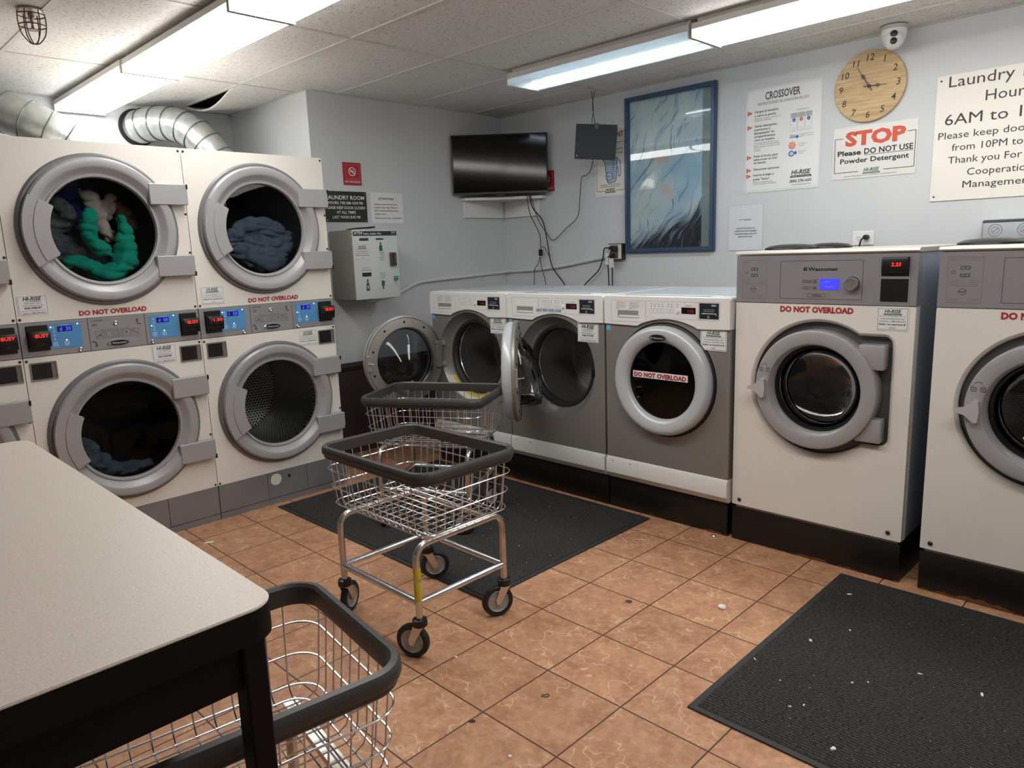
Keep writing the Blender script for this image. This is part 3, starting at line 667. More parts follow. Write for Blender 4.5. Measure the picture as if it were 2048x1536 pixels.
# ------------------------------------------------------------------ large cream washers
KW = 1.183
def WX(x): return 4.353+(x-4.353)*KW-2.772
def WZ(z): return 1.386+(z-1.386)*KW-.177
def ribbon(b, outline, r, y): b.tube([(x, y, z) for x, z in outline], r, 6, True)
def washer(X0, label, price, num):
    t = thing('front_load_washer', label, 'washing machine', (X0, -1.312, .177), 0, 'cream front loading washers')
    Wd = .733; cx, cz = .372, .590; top = WZ(1.3495)
    b = MB(); b.box(.002, .02, .0, .014, .80, top-.012); b.box(Wd-.014, .02, .0, Wd-.002, .80, top-.012); b.box(.002, .785, .0, Wd-.002, .80, top-.012); b.box(.014, .03, .0, Wd-.014, .785, .012); b.build('cabinet', GALV, t)
    R = .281; xr = WX(3.571); zt, zb = cz+.232, cz-.208
    a1 = math.degrees(math.asin(.232/R)); a2 = -math.degrees(math.asin(.208/R)); out = []
    for i in range(61):
        a = R_(a1+(360+a2-a1)*i/60); out.append((cx+R*math.cos(a), cz+R*math.sin(a)))
    rr = .032
    for ccx, ccz, s0 in ((xr-rr, zb+rr, -90), (xr-rr, zt-rr, 0)):
        for i in range(7):
            a = R_(s0+90*i/6); out.append((ccx+rr*math.cos(a), ccz+rr*math.sin(a)))
    wide = []
    for i, (x, z) in enumerate(out):
        (xa, za), (xb, zb_) = out[i-1], out[(i+1) % len(out)]; L_ = math.hypot(xb-xa, zb_-za) or 1; wide.append((x+(zb_-za)/L_*.013, z-(xb-xa)/L_*.013))
    zp = WZ(1.163)
    b = MB(); b.plate(rrect(0, .0, Wd, zp-.002, .004, 2), [wide], 0, .02); b.box(0, .018, .0, .004, .05, zp-.002); b.box(Wd-.004, .018, .0, Wd, .05, zp-.002); b.build('front_panel', CREAM, t)
    b = MB(); b.loft([[(x, -.001, z) for x, z in wide], [(x, .004, z) for x, z in [((a+c)/2, (b_+d_)/2) for (a, b_), (c, d_) in zip(wide, out)]], [(x, .014, z) for x, z in out], [(x, .02, z) for x, z in out]], cap=False); b.build('recess_trim', CREAM, t)
    grow = out
    b = MB(); b.loft([[(x, .0145, z) for x, z in grow], [(x, .034, z) for x, z in grow]], cap=False)
    b.plate(grow, [circle(cx, cz, .20, 60)], .034, .037); b.build('recess_pan', mat('recess_grey', '#5b5b5c', .4, .2), t)
    bx('base_trim', mat('base_trim', '#a79f8d', .5), t, .014, .012, -.014, Wd-.014, .79, .0)
    # door
    d = MB().lathe([(.196, .03), (.246, .03), (.2515, .02), (.2515, -.038), (.2485, -.045), (.242, -.048), (.203, -.048), (.194, -.044), (.187, -.030), (.184, .0), (.184, .03)], (cx, 0, cz), seg=96).build('door', SILV, t)
    MB().lathe([(.184, .004), (.178, .002), (.170, .018), (.166, .05), (.160, .056), (.158, .03)], (cx, 0, cz), seg=72).build('seal_ring', BLACK, d)
    MB().lathe([(.168, .02), (.155, .075), (.12, .105), (.06, .115), (0, .117)], (cx, 0, cz), seg=64).build('glass_bowl', BOWL, d)
    for z0, z1 in ((.95, 1.034), (.70, .782)): bx('hinge_block', SILV, d, cx+.17, -.030, WZ(z0), WX(3.558), .03, WZ(z1), bev=.006)
    hb = MB(); q = [(WX(3.076), WZ(.852)), (WX(3.088), WZ(.847)), (WX(3.108), WZ(.842)), (WX(3.122), WZ(.830)), (WX(3.132), WZ(.820)), (WX(3.143), WZ(.822)), (WX(3.147), WZ(.856)), (WX(3.143), WZ(.888)), (WX(3.132), WZ(.893)), (WX(3.119), WZ(.876)), (WX(3.102), WZ(.864)), (WX(3.086), WZ(.860))]
    hb.prism([(a+.0185*1.183, c) for a, c in q], -.072, -.045); hb.build('lever_handle', mat('handle_grey', '#b4b2b4', .35), d)
    p = Print(d, -.0485)
    for k, x in enumerate((3.143, 3.168)):
        X, Z = WX(x), WZ(.922)
        p.frame(INKDG, X-.0085, Z-.008, X+.0085, Z+.006, .0018); p.ring(INKDG, X-(.004 if k == 0 else 0), Z+.006, .0065, .0016, a0=0 if k else 20, a1=180); p.ell(INKDG, X, Z-.001, .002, .002)
    p.ring(INKDG, WX(3.155), WZ(.932), .016, .0016, a0=30, a1=150); p.flush()
    b = MB(); b.lathe([(.19, .038), (.215, .06), (.245, .065), (.245, .5)], (cx, 0, cz), seg=48); b.lathe([(.245, .5), (.0, .5)], (cx, 0, cz), seg=48); b.build('drum', PERF, t)
    # fascia
    zf = WZ(1.334)
    b = MB(); b.box(0, -.003, zp, Wd, .05, zf, .002, 1); f = b.build('control_panel', BAND, t); p = Print(f, -.0034)
    p.frame(INKDG, WX(3.186), WZ(1.180), WX(3.470), WZ(1.3135), .0016)
    p.frame(INKGR, WX(3.040), WZ(1.178), WX(3.135), WZ(1.318), .0012)
    for z in (1.285, 1.262):
        for k in range(2):
            x = WX(3.088)+(k-.5)*.0165; p.frame(INKDG, x-.0075, WZ(z)-.0065, x+.0075, WZ(z)+.0065, .0022); p.rect(INKDG, x-.003+.003*k, WZ(z)-.001, x+.002+.003*k, WZ(z)+.001)
    p.frame(INKDG, WX(3.052), WZ(1.268), WX(3.062), WZ(1.276), .0014)
    for z in (1.312, 1.307, 1.247, 1.241, 1.235, 1.190, 1.185):
        p.rect(INKGR, WX(3.046), WZ(z), WX(3.072), WZ(z)+.001); p.rect(INKGR, WX(3.100), WZ(z), WX(3.128), WZ(z)+.001)
    p.ring(INKDG, WX(3.085), WZ(1.212), .012, .0014); p.line(INKDG, [(WX(3.070), WZ(1.214)), (WX(3.085), WZ(1.211)), (WX(3.095), WZ(1.216))], .0025); p.rect(INKGR, WX(3.05), WZ(1.230), WX(3.125), WZ(1.230)+.001)
    p.text(INKB, 'Wascomat', WX(3.286), WZ(1.2785), .0135, w=.120, al='L', bold=.022)
    x = WX(3.270); z = WZ(1.2785); p.frame(INKB, x, z, x+.014, z+.0135, .002); p.line(INKB, [(x+.001, z+.012), (x+.004, z+.002), (x+.007, z+.011), (x+.010, z+.002), (x+.013, z+.012)], .002)
    for z in (1.241, 1.218):
        p.frame(INKDG, WX(3.268), WZ(z)-.005, WX(3.298), WZ(z)+.006, .0012); p.text(INKDG, 'PROGRAM' if z > 1.23 else 'START', WX(3.283), WZ(z)-.002, .005); p.frame(INKDG, WX(3.304), WZ(z)-.008, WX(3.319), WZ(z)+.008, .0012); p.line(INKB, [(WX(3.308), WZ(z)-.003), (WX(3.3115), WZ(z)+.003), (WX(3.315), WZ(z)-.003)], .003)
    p.frame(INKDG, WX(3.287), WZ(1.187), WX(3.350), WZ(1.1985), .0012); p.text(INKB, 'W730cc', WX(3.3185), WZ(1.1895), .008)
    p.flush()
    s_ = sheet(f, WX(3.328), WZ(1.213), WX(3.394), WZ(1.251), LCDBL, 'screen', -.003, .002); p = Print(s_, -.0052)
    p.text(INKLB, 'EXPRESS', WX(3.352), WZ(1.238), .005); p.text(INKLB, 'PRESS START', WX(3.362), WZ(1.222), .004); p.flush()
    k = MB(); k.lathe([(.030, -.003), (.031, -.006), (.029, -.008)], (WX(3.438), 0, WZ(1.234)), seg=32); k.lathe([(.0275, -.004), (.0265, -.026), (.023, -.030), (.019, -.030), (.017, -.028), (0, -.0275)], (WX(3.438), 0, WZ(1.234)), seg=48); k.build('dial_knob', mat('satin_knob', '#b9b8b6', .25, .9), f)
    x0, x1 = WX(3.526), WX(3.612)
    b = MB(); b.box(x0-.006, -.0045, WZ(1.172), x1+.004, .0, WZ(1.326)); b = b.build('reader_bezel', BAND, t)
    r = MB(); r.box(x0, -.006, WZ(1.258), x1, .0, WZ(1.322), .003, 1); r.box(x0+.004, -.024, WZ(1.268), x1-.002, -.005, WZ(1.321), .008); r = r.build('card_reader', BLACK, t); p = Print(r, -.0245)
    p.text(REDLED, price, (x0+x1)/2+.008, WZ(1.292), .013, w=.036, bold=.015, ital=.15, name='display_digits'); p.ell(SCREW, (x0+x1)/2, WZ(1.274), .004, .003); p.flush()
    bx('blank_plate', BLACK, t, x0, -.005, WZ(1.175), x1, .0, WZ(1.252), bev=.002, seg=1)
    b = MB(); 
    b.loft([[(x, y, z) for y, z in ((-.006, zf+.002), (-.012, zf+.008), (-.010, top-.008), (-.002, top-.001), (.01, top), (.80, top), (.80, top-.016), (.02, top-.016))] for x in (-.003, Wd+.003)]); b.build('lid', STEEL, t)
    for x, y, rr_ in (((.085, .36, .12), (.215, .47, .10)) if price else ((.20, .36, .15),)): MB().lathe([(rr_, 0), (rr_*.98, .008), (rr_*.8, .018), (rr_*.4, .024), (0, .025)], (x, y, top), 'z', 40).build('dispenser_cap', BLACK, t)
    for x, z in ((.036, .026), (Wd-.05, .03)): MB().lathe([(.009, 0), (.009, -.003), (.006, -.006), (0, -.006)], (x, 0, z), seg=14).build('screw', SCREW, t)
    p = Print(t, -.0006); p.text(INKR, 'DO NOT OVERLOAD', WX(3.317), WZ(1.1335), .0225, w=.302, bold=.045); p.flush()
    if num: sticker(t, WX(3.520), WZ(1.082), WX(3.6175), WZ(1.159), num, 'ref', -.0006)
    return t
washer(2.772, 'cream washer with the lit price display and blue screen, round door shut', '2.25', '003268')
washer(3.574, 'cream washer cut off by the right edge of the photo', '2.25', '')

# ------------------------------------------------------------------ compact grey washers
KC = 1.0262
def CX(x, o): return 4.353+(x-4.353)*KC-o
def CZ(z): return 1.386+(z-1.386)*KC-.175
def compact(X0, label, ang, num, kind, note=None, dispenser_text=True, front_logo=True):
    t = thing('compact_washer', label, 'washing machine', (X0, -1.334, .175), 0, 'grey and white front loaders')
    Wd, T = .702, .967; cx, cz = .352, .557
    b = MB(); b.box(.002, .035, .005, .012, .70, T-.012); b.box(Wd-.012, .035, .005, Wd-.002, .70, T-.012); b.box(.012, .69, .005, Wd-.012, .70, T-.012); b.box(.012, .05, .005, Wd-.012, .69, .015); b.build('cabinet', CROSSW, t)
    MB().box(.0, .0, T-.02, Wd, .71, T, .007, 3).build('top_panel', WHITEP, t)
    bx('lid_sheet', mat('lid_bluegrey', '#bac4ca', .3, .1), t, .008, .11, T-.001, Wd-.008, .705, T+.001)
    lb = bx('top_label', mat('label_print', '#3c4248', .5), t, .10, .030, T-.0005, .58, .050, T+.0006); bx('top_label', PAPER, t, .13, .056, T-.0005, .66, .085, T+.0006)
    zp = CZ(1.008)
    # fascia with an arch over the door
    arch = [(0, zp)]
    for i in range(0, 25):
        u = i/24; x = .20+(.54-.20)*u; arch.append((x, zp-.004+.040*math.sin(PI*u)**.8 if 0 < u < 1 else zp-.004))
    arch.append((Wd, zp))
    b = MB(); b.plate(arch+[(Wd, T-.012), (Wd-.008, T-.004), (.008, T-.004), (0, T-.012)], [], -.012, .03); f = b.build('control_panel', WHITEP, t)
    b = MB(); b.plate(rrect(0.001, .118, Wd-.001, zp+.06, .004, 2), [circle(cx, cz, .285)], 0, .02); b.box(0.001, .018, .118, .006, .045, zp); b.box(Wd-.006, .018, .118, Wd-.001, .045, zp); b.build('front_panel', CROSSG, t)
    b = MB(); b.loft([[(x, y, z) for y, z in ((-.002, .116), (-.012, .10), (-.012, .03), (.01, .0), (.05, .0), (.05, .116))] for x in (0.001, Wd-.001)]); k = b.build('kick_panel', CROSSW, t)
    p = Print(k, -.0122); 
    for x in (.045, .155): p.ell(INKLG, x, .095, .005, .005)
    p.rect(INKLG, .2, .01, .2012, .115); p.flush()
    MB().lathe([(.287, .0), (.287, .004), (.255, .048), (.238, .058), (.222, .062), (.222, .075)], (cx, 0, cz), seg=80).build('door_recess', CROSSG, t)
    MB().lathe([(.236, .060), (.228, .052), (.216, .056), (.206, .075), (.21, .10), (.225, .11)], (cx, 0, cz), seg=72).build('rubber_gasket', mat('gasket', '#2b2b2d', .5), t)
    b = MB(); b.lathe([(.215, .105), (.238, .11), (.24, .44), (.0, .46)], (cx, 0, cz), seg=56); dr = b.build('drum', PERFC, t)
    MB().lathe([(.21, .108), (.2145, .10), (.2175, .108)], (cx, 0, cz), seg=64).build('drum_lip', CHROME, dr)
    if ang:
        n = 44
        for r0, y0, r1, y1, m in ((.276, .013, .258, .042, TAG), (.257, .043, .243, .054, YELL)):
            vs, fs = [], []
            for i in range(n+1):
                a = R_(212+(335-212)*i/n)
                for rr, y in ((r0, y0), (r1, y1)): vs.append((cx+rr*math.cos(a), y-.002, cz+rr*math.sin(a)))
            if ang > 90:
                q = MB(); q.faces(vs, [(2*i, 2*i+2, 2*i+3, 2*i+1) for i in range(n)]); q.build('warning_label', m, t)
        bx('latch_plate', BLACK, t, cx+.262, .0, cz-.03, cx+.285, .03, cz+.012)
        if ang > 90:
            q = MB(); q.faces([(cx-.262, .035, cz+.115), (cx-.232, .052, cz+.115), (cx-.247, .044, cz+.148)], [(0, 1, 2)]); q.build('warning_triangle', YELL, t)
    # door, hung on the left
    hx = cx-.275
    e = thing_part('door', t, (hx, -.004, cz), -R_(ang))
    O = .275
    rg = MB().lathe([(.262, .012), (.270, .0), (.271, -.022), (.266, -.040), (.256, -.050), (.242, -.054), (.212, -.047), (.196, -.038), (.191, -.028), (.190, -.008)], (O, 0, 0), seg=96); rg = rg.build('door_ring', mat('door_ring_silver', '#bfc4c8', .3, .1), e)
    MB().lathe([(.272, .0), (.279, .004), (.279, .018), (.266, .022)], (O, 0, 0), seg=96).build('door_back_rim', RUBBER if not ang else DOORM, e)
    ib = MB().lathe([(.266, .012), (.262, .020), (.222, .028), (.206, .030), (.198, .020), (.194, .006)], (O, 0, 0), seg=96).build('inner_ring', DOORM, e)
    MB().lathe([(.194, -.012), (.0, -.014)], (O, 0, 0), seg=64).build('front_glass', GLASSD if not ang else glass('clear_front', (.35, .37, .39, 1), .03), e)
    bw = MB()
    prof = [(.197, .018, 0), (.192, .036, -.003), (.180, .062, -.013), (.160, .090, -.031), (.132, .115, -.056), (.100, .134, -.082), (.085, .141, -.094), (.05, .145, -.10), (.001, .146, -.104)]
    bw.loft([[(O+r*math.cos(2*PI*i/56), y, dz+r*math.sin(2*PI*i/56)) for i in range(56)] for r, y, dz in prof], cap=False); bw.build('glass_bowl', BOWL, e)
    for i in range(10):
        a = R_(18+36*i)
        if ang: MB().sphere((O+.238*math.cos(a), .0265, .238*math.sin(a)), .0075, 10, (1, .4, 1)).build('screw_hole', HINGEK, e)
    for z in (.075, -.055):
        bx('hinge_arm', STEEL if ang else HINGEK, e, -.012 if not ang else -.02, .006, z-.012, .06, .024 if ang else .018, z+.012)
    if ang:
        bx('hinge_plate', DOORM, e, .01, .02, -.075, .05, .034, .095, bev=.003, seg=1)
        bx('latch', mat('latch_zinc', '#d3d0c8', .3, .8), e, 2*O-.036, .02, -.045, 2*O-.008, .032, .055, bev=.003, seg=1)
        MB().tube([(2*O-.022, .03, .0), (2*O-.022, .055, .004), (2*O-.03, .062, .004)], .005, 8).build('latch_hook', CHROME, e)
    else:
        bd = MB(); bd.loft([[(O+.045*k*math.cos(2*PI*i/32), y, .215+.0165*k*math.sin(2*PI*i/32)) for i in range(32)] for k, y in ((1, -.054), (1, -.059), (.92, -.061))]); bd = bd.build('badge', BLACK, e)
        p = Print(bd, -.0612); p.text(INKW, 'Wascomat', O+.006, .211, .008, w=.056); p.frame(INKW, O-.036, .2105, O-.027, .2195, .0013, 2); p.ring(CHROME, O, .215, .0435, .002, ky=.37); p.flush()
        st = sheet(e, CX(2.294, X0)-hx, CZ(.754)-cz, CX(2.599, X0)-hx, CZ(.786)-cz, PAPER, 'overload_sticker', -.0145, .0012); p = Print(st, -.0158); a, c = CX(2.294, X0)-hx, CX(2.599, X0)-hx
        p.text(INKR, 'DO NOT OVERLOAD', (a+c)/2, CZ(.759)-cz, .021, w=(c-a)*.95, bold=.045); p.flush()
    # fascia details (drawn in the third machine's coordinates)
    q = lambda x: CX(x, 2.058); p = Print(f, -.0124)
    p.frame(INKLG, q(2.160), CZ(1.022), q(2.362), CZ(1.126), .0012); p.frame(INKLG, q(2.365), CZ(1.045), q(2.645), CZ(1.126), .0008); p.frame(INKLG, q(2.648), CZ(1.045), q(2.752), CZ(1.127), .0014)
    for i, x in enumerate((2.396, 2.416, 2.437, 2.457)): p.frame(INKLG, q(x)-.0095, CZ(1.070), q(x)+.0095, CZ(1.090), .0009); 
    for x in (2.396, 2.416, 2.437, 2.457, 2.489, 2.507, 2.537): p.ell(INKB, q(x), CZ(1.101), .0022, .0022); p.rect(INKGR, q(x)-.006, CZ(1.109), q(x)+.006, CZ(1.109)+.001); p.rect(INKGR, q(x)-.005, CZ(1.113), q(x)+.005, CZ(1.113)+.001)
    for x in (2.489, 2.507): p.frame(INKLG, q(x)-.0085, CZ(1.072), q(x)+.0085, CZ(1.089), .0009)
    p.text(INKDG, 'Cycle status', q(2.597), CZ(1.107), .005)
    if dispenser_text:
        p.rect(PAPER, q(2.186), CZ(1.082), q(2.345), CZ(1.122)); 
        for c in range(2):
            for i in range(6): p.rect(INKRO if (c == 0 and i < 3) else INKGR, q(2.192+.078*c), CZ(1.117-.0055*i), q(2.250+.078*c-.006*(i % 3)), CZ(1.117-.0055*i)+.0012, 2)
            p.ell(INKB, q(2.198+.078*c), CZ(1.0855), .0025, .0025, 2)
    if note: p.text(INKBL, note, q(2.435), CZ(1.052), .016, w=.185, bold=.01)
    p.flush()
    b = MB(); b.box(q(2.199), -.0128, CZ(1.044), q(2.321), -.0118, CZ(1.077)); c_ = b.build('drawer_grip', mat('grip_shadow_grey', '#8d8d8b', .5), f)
    MB().prism([(q(2.199), CZ(1.044)), (q(2.212), CZ(1.054)), (q(2.321), CZ(1.054)), (q(2.321), CZ(1.044))], -.016, -.0125).build('drawer_lip', WHITEP, f)
    dp = sheet(f, q(2.559), CZ(1.071), q(2.632), CZ(1.100), mat('display_black', '#120b0b', .25), 'display', -.0115, .0015); p2 = Print(dp, -.0132); p2.text(DIMLED, '175', q(2.608), CZ(1.0775), .0125, w=.031, bold=.01); p2.flush()
    MB().lathe([(.0095, -.012), (.009, -.02), (.0, -.0205)], (q(2.537), 0, CZ(1.081)), seg=24).build('push_button', WHITEP, f)
    cr = bx('card_reader', mat('reader_navy', '#17222c', .4), f, q(2.652), -.0145, CZ(1.052), q(2.747), -.011, CZ(1.122), bev=.001, seg=1); p3 = Print(cr, -.0148)
    p3.rect(INKW, q(2.664), CZ(1.0745), q(2.738), CZ(1.0775)); p3.rect(INKW, q(2.735), CZ(1.068), q(2.738), CZ(1.0775)); p3.text(INKW, 'ESD', q(2.725), CZ(1.109), .007, w=.024, bold=.02); p3.text(INKW, 'Insert Smart Card Here', q(2.700), CZ(1.092), .004); p3.text(INKW, 'Inserte su Tarjeta Aqui', q(2.700), CZ(1.084), .004); p3.frame(INKW, q(2.693), CZ(1.056), q(2.702), CZ(1.066), .0012); p3.flush()
    es = sheet(t, .004, CZ(.972), .032, CZ(1.004), mat('energy_blue', '#5aa9d6', .5), 'energy_sticker', -.0004, .001); p4 = Print(es, -.0015); p4.ring(INKW, .018, CZ(.990), .009, .0015, a0=20, a1=160); p4.text(INKW, 'energy', .018, CZ(.983), .005); p4.flush()
    sx = dict(id=(1.937, .903, 2.069, 1.0), ref=(2.657, .910, 2.782, 1.005))[kind]; o_ = 1.345 if kind == 'id' else 2.058
    x0, x1 = CX(sx[0], o_), CX(sx[2], o_); sticker(t, x0-.004, CZ(sx[1]), min(x1, Wd-.006), CZ(sx[3]), num, kind, -.0005)
    return t
def thing_part(name, parent, loc, rz):
    o = bpy.data.objects.new(name, None); COL.objects.link(o); o.parent = parent; o.location = loc; o.rotation_euler[2] = rz; o.empty_display_size = .05; return o
compact(.639, 'grey and white washer nearest the corner with its round door swung wide open', 97, '003284', 'ref')
compact(1.345, 'grey washer in the middle of three, its door half open and seen edge on', 50, '003285', 'id', 'LEAVE OPEN WHEN DONE', False)
compact(2.058, 'grey washer with the closed silver door and a red sticker on its glass', 0, '003286', 'ref')

# ------------------------------------------------------------------ laundry carts
def copy_tree(o, parent=None):
    c = o.copy(); COL.objects.link(c); c.parent = parent
    for ch in [x for x in ALLOBJ if x.parent == o]: copy_tree(ch, c)
    return c
def make_cart():
    t = thing('laundry_cart', 'x', 'laundry cart', group='wire laundry carts')
    def loop(hx, hy, r, n=8):
        return [(x, y) for x, y in rrect(-hx, -hy, hx, hy, r, n)]
    prof = [(-.008, .634), (.003, .634), (.006, .638), (.006, .646), (.011, .649), (.014, .657), (.013, .671), (.008, .679), (-.004, .681), (-.010, .675), (-.011, .652), (-.009, .637)]
    base = loop(.314, .224, .065, 10); n = len(base); rings = []
    for i in range(n):
        p0 = Vector(base[(i-1) % n]); p1 = Vector(base[(i+1) % n]); q = Vector(base[i]); d = (p1-p0).normalized(); nn = Vector((d.y, -d.x))
        rings.append([(q.x+nn.x*a, q.y+nn.y*a, z) for a, z in prof])
    b = MB(); b.loft(rings+[rings[0]], cap=False); b.build('rim_bumper', mat('bumper_grey', '#3b3a38', .42, bump=.05, bscale=60), t)
    # wire basket
    b = MB(); W = .0019
    def half(z): f = (z-.43)/.21; return .288+.022*f, .198+.022*f
    for z in (.59, .52, .452): hx, hy = half(z); b.tube([(x, y, z) for x, y in loop(hx+.004, hy+.004, .06, 6)], .0024, 6, True)
    b.tube([(x, y, .436) for x, y in loop(.268, .178, .05, 6)], .0024, 6, True)
    for x in [(-.24+.48*i/12) for i in range(13)]:
        ht = half(.64)[1]; hb = half(.47)[1]; pts = [(x*1.04, -ht, .645), (x, -hb, .468), (x, -hb+.008, .446), (x, -hb+.028, .432), (x, hb-.028, .432), (x, hb-.008, .446), (x, hb, .468), (x*1.04, ht, .645)]
        b.tube(pts, W, 6)
    for y in [(-.155+.31*i/8) for i in range(9)]:
        ht = half(.64)[0]; hb = half(.47)[0]; pts = [(-ht, y*1.04, .645), (-hb, y, .468), (-hb+.008, y, .448), (-hb+.028, y, .4365), (hb-.028, y, .4365), (hb-.008, y, .448), (hb, y, .468), (ht, y*1.04, .645)]
        b.tube(pts, W, 6)
    b.build('wire_basket', CHROME, t)
    R = .0125
    for sx in (-1, 1):
        x = sx*.235
        arc = [(x, -.205, .15), (x, -.205, .36)]+[(x, -.205+.05*(1-math.cos(R_(a))), .36+.05*math.sin(R_(a))) for a in (15, 30, 45, 60, 75, 90)]
        full = arc+[(p[0], -p[1], p[2]) for p in arc[::-1]]
        MB().tube(full, R, 12).build('leg_hoop', CHROMER, t)
        MB().tube([(x, -.2, .205), (x, .2, .205)], R, 12).build('lower_rail', CHROME, t)
    for sy in (-1, 1):
        MB().tube([(-.228, sy*.205, .205), (.228, sy*.205, .205)], R, 12).build('lower_rail', CHROME, t)
        MB().tube([(-.235, sy*.13, .418), (.235, sy*.13, .418)], .006, 8).build('basket_support', CHROMER, t)
    for i, (sx, sy) in enumerate(((1, -1), (1, 1), (-1, -1), (-1, 1))):
        a = R_((205, 245, 120, 60)[i]); dx, dy = .030*math.cos(a), .030*math.sin(a); X, Y = sx*.235, sy*.205
        c = MB().lathe([(.0, .150), (.016, .150), (.025, .146), (.027, .138), (.027, .124), (.022, .12), (.0, .12)], (X, Y, 0), 'z', 24).build('caster', BLACK, t)
        ux, uy = math.cos(a), math.sin(a); px, py = -uy, ux
        f = MB()
        for s in (-1, 1):
            o_ = .0165*s; q = [(-.018, .122), (.020, .122), (.040, .07), (.036, .05), (.022, .05)]
            f.loft([[(X+ux*h+px*(o_+e), Y+uy*h+py*(o_+e), z) for h, z in q] for e in (-.0014, .0014)])
        f.loft([[(X+ux*h+px*o_, Y+uy*h+py*o_, z) for h, o_ in ((-.018, -.018), (.02, -.018), (.02, .018), (-.018, .018))] for z in (.118, .123)])
        f.build('fork', CHROMER, c)
        wx, wy = X+dx, Y+dy; rz = math.atan2(py, px)
        m = Matrix.Translation((wx, wy, .062)) @ Matrix.Rotation(rz, 4, 'Z')
        MB().lathe([(.040, -.011), (.056, -.0125), (.061, -.008), (.062, 0), (.061, .008), (.056, .0125), (.040, .011)], (0, 0, 0), 'x', 40).xf(m).build('wheel', RUBBER, c)
        MB().lathe([(0, -.013), (.012, -.013), (.014, -.008), (.036, -.008), (.041, -.0135), (.0435, -.010), (.0435, .010), (.041, .0135), (.036, .008), (.014, .008), (.012, .013), (0, .013)], (0, 0, 0), 'x', 40).xf(m).build('hub', mat('hub_grey', '#9b9a98', .4), c)
    return t
proto = make_cart(); ALLOBJ = list(SC.objects)
for i, (x, y, rz, lab) in enumerate(((2.235, -2.735, 0, 'wire laundry cart standing alone in the middle of the floor, yellow label on one leg'),
        (1.472, -2.018, 28.8, 'wire laundry cart on the black mat, behind the one with a yellow label'), (3.12, -3.93, 82.2, 'wire laundry cart nearest the viewer, half under the folding table'))):
    c = proto if i == 0 else copy_tree(proto)
    c.location = (x, y, .0085 if i == 1 else 0); c.rotation_euler[2] = R_(rz); c['label'] = lab
    if i == 0:
        for z0, z1 in ((.212, .285), (.292, .335)):
            b = MB(); b.lathe([(.0129, z0), (.0131, z0+.001), (.0131, z1-.001), (.0129, z1)], (.235, -.205, 0), 'z', 20); b.build('warning_label', YELL, c)
    if i == 2: bx('flat_bar', mat('flat_steel', '#d8d5cf', .3, .9), c, .222, -.20, .4185, .252, .20, .4235)

# ------------------------------------------------------------------ folding table
t = thing('folding_table', 'long laundry table with a speckled beige top and black legs at lower left', 'table', (2.71, -4.29, 0))
TX, TY = .728, .395
b = MB(); b.prismz(rrect(-TX, -TY, TX, TY, .045, 8), .862, .9085); b.build('table_edge', mat('table_black', '#0a0909', .6, spec=.2), t)
b = MB(); b.prismz(rrect(-TX, -TY, TX, TY, .045, 8), .909, .911); b.prismz(rrect(-TX+.002, -TY+.002, TX-.002, TY-.002, .043, 8), .9, .912); b.build('table_top', LAM, t)
TB = mat('table_black', '#0a0909', .6)
b = MB(); b.plate([(-TX+.046, .792), (TX-.046, .792), (TX-.046, .862), (-TX+.046, .862)], [], TY-.075, TY-.05); b.build('apron', TB, t)
b = MB(); b.plate([(-TX+.046, .792), (TX-.046, .792), (TX-.046, .862), (-TX+.046, .862)], [], -TY+.05, -TY+.075); b.build('apron', TB, t)
for sx in (-1, 1): bx('apron', TB, t, sx*(TX-.03)-.012, -TY+.05, .792, sx*(TX-.03)+.012, TY-.05, .862)
for sx in (-1, 1):
    for sy in (-1, 1): bx('leg', TB, t, sx*(TX-.026)-.019, sy*(TY-.041)-.017, 0, sx*(TX-.026)+.019, sy*(TY-.041)+.017, .862, bev=.003, seg=1)
# ------------------------------------------------------------------ floor mats
def floor_mat_thing(x0, y0, x1, y1, label):
    t = thing('floor_mat', label, 'floor mat', ((x0+x1)/2, (y0+y1)/2, 0), 0, 'black ribbed floor mats'); hx, hy = (x1-x0)/2, (y1-y0)/2
    bx('pile', MATP, t, -hx+.022, -hy+.022, .001, hx-.022, hy-.022, .0085)
    b = MB(); b.plate([(-hx, -hy), (hx, -hy), (hx, hy), (-hx, hy)], [[(-hx+.022, -hy+.022), (hx-.022, -hy+.022), (hx-.022, hy-.022), (-hx+.022, hy-.022)]], 0, .006); b.xf(Matrix(((1, 0, 0, 0), (0, 0, 1, 0), (0, 1, 0, .0005), (0, 0, 0, 1)))); b.build('rubber_border', mat('border_grey', '#2b2c2e', .6), t); return t
floor_mat_thing(.63, -2.515, 2.335, -1.345, 'black ribbed floor mat under the carts in front of the grey washers')
floor_mat_thing(3.302, -2.577, 5.1, -1.372, 'black ribbed floor mat at lower right in front of the cream washers')

# ------------------------------------------------------------------ things on the television wall (x = 0); local x runs along +y
def wall_left_thing(name, label, cat, y, z, group=None): return thing(name, label, cat, (0, y, z), PI/2, group)
def nosmoking(par, x0, z0, x1, z1, y):
    s = sheet(par, x0, z0, x1, z1, REDS, 'panel', y, .003); p = Print(s, y-.003); cx = (x0+x1)/2; h = z1-z0; w_ = x1-x0
    p.frame(INKPK, x0+w_*.13, z0+h*.27, x1-w_*.1, z1-h*.1, .0012); p.ring(INKW, cx, z0+h*.6, w_*.2, w_*.035); p.line(INKW, [(cx-w_*.13, z0+h*.6+w_*.12), (cx+w_*.13, z0+h*.6-w_*.12)], w_*.04)
    p.rect(INKW, cx-w_*.12, z0+h*.575, cx+w_*.1, z0+h*.61); p.line(INKW, [(cx+w_*.06, z0+h*.62), (cx+w_*.03, z0+h*.66), (cx+w_*.08, z0+h*.68)], .0025)
    p.text(INKW, 'NO SMOKING', cx, z0+h*.1, h*.1, w=w_*.84); p.flush()
